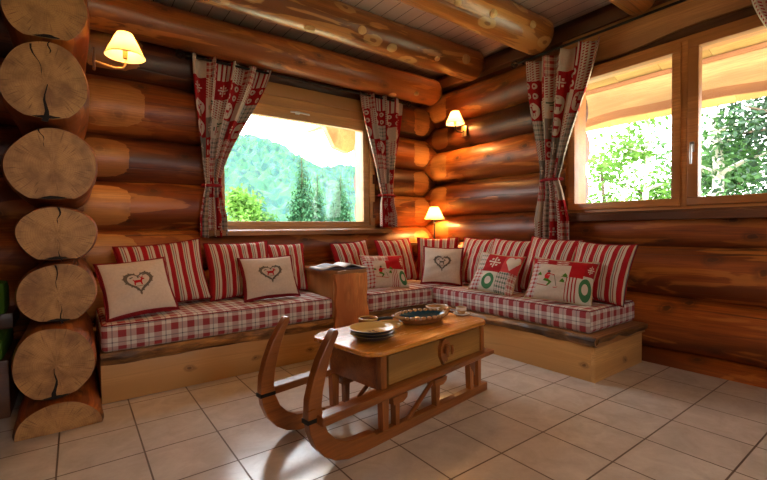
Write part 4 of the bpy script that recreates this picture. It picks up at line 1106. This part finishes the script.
def haze():
    m = bpy.data.materials.new('valley_haze'); m.use_nodes = True; nt = m.node_tree; nt.nodes.remove(nt.nodes['Principled BSDF'])
    v = nt.nodes.new('ShaderNodeVolumeScatter'); v.inputs['Color'].default_value = (.10, .62, 1, 1); v.inputs['Density'].default_value = .0014; nt.links.new(v.outputs[0], nt.nodes['Material Output'].inputs['Volume'])
    M['haze'] = m
    b = MB(); b.box(-5, 160, 30, 68, -2.9, 60); o = b.build('valley_haze', 'haze', None, smooth=False); tag(o, 'blue mist hanging in the valley in front of the wooded slope', 'haze', kind='stuff')
haze()
def fir(x, y, zb, H, R, seed, label, mat='needle', group=None):
    rr = random.Random(seed); root = empty('fir_tree', (x, y, zb), label=label, cat='tree', group=group)
    m = MB(); m.tube([(0, 0, 0), (0, 0, H*.97)], [.02*H, .003*H], 8); m.build('trunk', 'bark', root)
    vs = []; fs = []
    tiers = 60
    for t in range(tiers):
        s = t/tiers; z = H*(.06+.93*s); L = R*(1-s)**.85*(.85+.3*rr.random())+.03*R
        nb = int(20-9*s)
        for k in range(nb):
            a = 2*PI*(k+rr.random())/nb; d = Vector((math.cos(a), math.sin(a), 0)); n = Vector((-d.y, d.x, 0))
            LL = L*(.75+.4*rr.random()); seg = 4; w = LL*.3
            for q in range(seg):
                s0, s1 = q/seg, (q+1)/seg
                for sg in (-1, 1):
                    b = len(vs); p0 = d*LL*s0+Vector((0, 0, z-LL*.32*s0**1.4)); p1 = d*LL*s1+Vector((0, 0, z-LL*.32*s1**1.4))
                    tip = p1+n*sg*w*(1-s0*.6)+Vector((0, 0, -LL*.12))
                    vs += [p0, p1, tip]; fs.append((b, b+1, b+2))
    obj('foliage', (vs, fs), mat, root, smooth=False)
fir(11.9, 25, -3, 9.3, 1.9, 1, 'tall dark fir seen through the middle of the back-wall window')
fir(15.1, 25.5, -3, 8.1, 2.0, 2, 'bushy fir at the right of the back-wall window, nearest its right frame', 'needle')
fir(13.8, 26.5, -3, 8.2, 1.5, 3, 'slimmer fir between the two larger firs outside the back-wall window')
fir(12.9, 28, -3, 6.8, 1.6, 4, 'low fir behind the gap right of the tall dark fir outside')
def leafy(x, y, zb, H, R, seed, nl, label, leaf='leaf_bright', bark='bark', ls=.09, group=None, zmin=.25, sep=1., name='leafy_tree', lean=0):
    rr = random.Random(seed); root = empty(name, (x, y, zb), label=label, cat='tree', group=group)
    m = MB(); trunk = [Vector((lean*H*t/8+.05*math.sin(t*1.3+seed), .05*math.cos(t*1.7+seed), H*t/8)) for t in range(9)]
    m.tube(trunk, [.018*H*(1-.09*t) for t in range(9)], 8); ends = []
    for b in range(26):
        t = 2+6*rr.random(); i = int(t); p = trunk[min(i, 8)].lerp(trunk[min(i+1, 8)], t-i); a = rr.uniform(0, 2*PI); L = R*(.45+.6*rr.random())*(1.15-t/10)
        q = p+Vector((math.cos(a)*L, math.sin(a)*L, L*rr.uniform(.1, .6))); mid = p.lerp(q, .5)+Vector((0, 0, .05*L))
        m.tube([p, mid, q], [.006*H, .004*H, .0015*H], 5); ends.append((p, mid, q))
    m.build('trunk', bark, root)
    vs = []; fs = []
    for k in range(nl):
        p, mid, q = rr.choice(ends); s = rr.random()**.6; c_ = (p.lerp(mid, s*2) if s < .5 else mid.lerp(q, s*2-1))+Vector((rr.gauss(0, .13*R*sep), rr.gauss(0, .13*R*sep), rr.gauss(0, .12*R*sep)))
        d = Vector((rr.gauss(0, 1), rr.gauss(0, 1), rr.gauss(0, .6))).normalized(); n = d.cross(Vector((rr.gauss(0, 1), rr.gauss(0, 1), rr.gauss(0, 1)))).normalized(); l = ls*(.6+.8*rr.random())
        b = len(vs); vs += [c_-d*l, c_+n*l*.5, c_+d*l, c_-n*l*.5]; fs.append((b, b+1, b+2, b+3))
    obj('foliage', (vs, fs), leaf, root, smooth=False)
leafy(7.6, 24, -3, 5.9, 2.2, 5, 3500, 'bright green young tree low at the left of the back-wall window', ls=.16)
leafy(9.3, 26, -3, 5.6, 1.8, 6, 2500, 'small round green tree between the left bright tree and the dark fir', 'leaf_mid', ls=.16)
# trees outside the right window
leafy(9.0, 3.55, -3, 6.6, 1.5, 11, 4200, 'slender pale-trunked tree outside, seen in the left pane of the right-hand window', 'leaf_bright', 'birch_bark', .06)
leafy(9.5, 4.6, -3, 5.4, 1.5, 12, 4500, 'light green leafy tree at the far edge of the left pane of the right-hand window', 'leaf_bright', 'bark', .065)
leafy(10.5, 4.2, -3, 5.0, 1.7, 13, 4500, 'low leafy tree behind the pale-trunked tree in the left window pane', 'leaf_bright', 'bark', .065)
leafy(8.6, 2.32, -3, 8.0, 1.5, 14, 4200, 'tall mottled-trunk tree seen through the right pane of the right-hand window', 'leaf_mid', 'birch_bark', .055, lean=-.02)
leafy(10.0, 2.6, -3, 5.4, 1.6, 15, 5000, 'low bright bush-like tree behind the mottled trunk in the right pane', 'leaf_mid', 'bark', .06)
leafy(8.3, 1.35, -3, 7.4, 1.9, 16, 7000, 'dense dark green tree at the right edge of the right-hand window', 'needle_dark', 'bark', .05)
# eaves outside right window
ea = empty('roof_eave', (5.4, 1.2, 2.43), label='pale wooden roof overhang outside the right-hand window', cat='roof')
m = MB(); vs = []; n = 60
for i in range(n+1):
    y = -4.4+8.9*i/n; e = .02*math.sin(2.1*y)+.012*math.sin(6*y)
    for (x, z) in ((0, .02+e), (.0, .36), (.14, .36), (.14, .02+e)): vs.append((x, y, z))
K = 4; m.add(vs, [(i*K+k, i*K+(k+1) % K, (i+1)*K+(k+1) % K, (i+1)*K+k) for i in range(n) for k in range(K)]+[(0, 1, 2, 3), (n*4, n*4+1, n*4+2, n*4+3)]); m.build('purlin', 'eave_wood', ea)
for nm, za, zb in (('lower_bark_strip', -.07, .025), ('upper_bark_strip', .33, .38)):
    m = MB(); vs = []
    for i in range(n+1):
        y = -4.4+8.9*i/n; e = .02*math.sin(2.1*y)+.012*math.sin(6*y); e2 = e if za < 0 else 0
        for (x, z) in ((.03, za+e2), (-.012, za+e2), (-.012, zb+e2), (.03, zb+e2)): vs.append((x, y, z))
    m.add(vs, [(i*K+k, i*K+(k+1) % K, (i+1)*K+(k+1) % K, (i+1)*K+k) for i in range(n) for k in range(K)]+[(0, 1, 2, 3), (n*4, n*4+1, n*4+2, n*4+3)]); m.build(nm, 'eave_red', ea)
for k in range(19):
    y = -4.4+.47*k; m = MB(); m.box(-1.9, .95, y, y+.47, -.012, .02, 0, .01, Matrix.Translation((0, 0, .40)) @ Matrix.Rotation(math.radians(20), 4, 'Y'))
    m.build('roof_board', 'eave_wood', ea)
# roof corner outside back window
ec = empty('roof_corner', (2.9, 4.7, 2.1), label='ragged pale wooden roof corner outside the upper right of the back-wall window', cat='roof')
m = MB(); pl = [(-.33, .20), (-.36, .27), (-.30, .33), (.55, .62), (.55, .10), (.1, .0), (-.02, -.06), (-.12, -.03), (-.22, .0), (-.27, .10)]
m.prism(pl, -.04, .06); m.build('fascia_board', 'eave_wood', ec)
m = MB(); m.prism([(-.1, .40), (.55, .62), (.55, .66), (-.1, .44)], .06, 1.2); m.build('roof_board', 'eave_wood', ec)
lp = empty('log_post', (3.02, 4.45, -.4), label='ragged edge of pale outdoor wall timber along the right side of the back-wall window', cat='post')
m = MB(); pl = []
for i in range(30): z = 3.2*i/29; pl.append((-.06+.022*math.sin(6*z)+.012*math.sin(17*z), z))
pl += [(.14, 3.2), (.14, 0)]
m.prism(pl, -.06, .06); m.build('timber', 'eave_wood', lp)

# ------------------------------------------------------------ LIGHT
w = bpy.data.worlds.new('world'); sc.world = w; w.use_nodes = True; nt = w.node_tree
bg = nt.nodes['Background']; tc = nt.nodes.new('ShaderNodeTexCoord'); sx = nt.nodes.new('ShaderNodeSeparateXYZ'); rp = nt.nodes.new('ShaderNodeValToRGB')
nt.links.new(tc.outputs['Generated'], sx.inputs[0]); nt.links.new(sx.outputs[2], rp.inputs[0]); nt.links.new(rp.outputs[0], bg.inputs[0])
rp.color_ramp.elements[0].position = 0; rp.color_ramp.elements[0].color = (1, .98, .95, 1); rp.color_ramp.elements[1].position = .7; rp.color_ramp.elements[1].color = (.85, .92, 1, 1)
bg.inputs[1].default_value = 8.0
sl_ = bpy.data.lights.new('sun', 'SUN'); sl_.energy = 16; sl_.angle = .02; sl_.color = (1, .93, .82); so_ = bpy.data.objects.new('sun', sl_); COL.objects.link(so_); so_.rotation_euler = Vector((.62, .14, -.77)).to_track_quat('-Z', 'Y').to_euler()
def portal(name, loc, sx_, sy_, d):
    l = bpy.data.lights.new(name, 'AREA'); l.shape = 'RECTANGLE'; l.size = sx_; l.size_y = sy_; l.cycles.is_portal = True
    o = bpy.data.objects.new(name, l); COL.objects.link(o); o.location = loc; o.rotation_euler = Vector(d).to_track_quat('-Z', 'Y').to_euler()
portal('portal_back', (1.82, 4.12, 1.68), 1.6, 1.2, (0, -1, 0))
portal('portal_right', (3.80, 1.12, 1.77), 1.9, 1.2, (-1, 0, 0))
portal('portal_rear', ((RX0+RX1)/2, -2.85, 1.5), RX1-RX0, 1.5, (0, 1, 0))
sc.view_settings.view_transform = 'Standard'; sc.view_settings.look = 'None'; sc.view_settings.gamma = 1; sc.view_settings.use_curve_mapping = False
sc.view_settings.exposure = 0.3
# ------------------------------------------------------------ group repeats
GROUPS = {'striped_cushion': 'red striped back cushions along the benches', 'heart_cushion': 'cream heart cushions on the benches', 'patchwork_cushion': 'patchwork cushions on the corner bench',
          'plate': 'stacked plates on the sleigh table', 'ceiling_beam': 'round ceiling beams', 'curtain': 'patchwork curtains at the windows', 'curtain_rod': 'iron curtain rods', 'seat_mattress': 'checked seat mattresses on the benches',
          'wall_lamp': 'lit wall lamps', 'fir_tree': 'firs outside the back-wall window', 'leafy_tree': 'leafy trees outside the windows', 'green_cushion': 'green cushions beyond the log-end wall'}
for o in bpy.data.objects:
    k = o.name.split('.')[0]
    if o.parent is None and k in GROUPS: o['group'] = GROUPS[k]
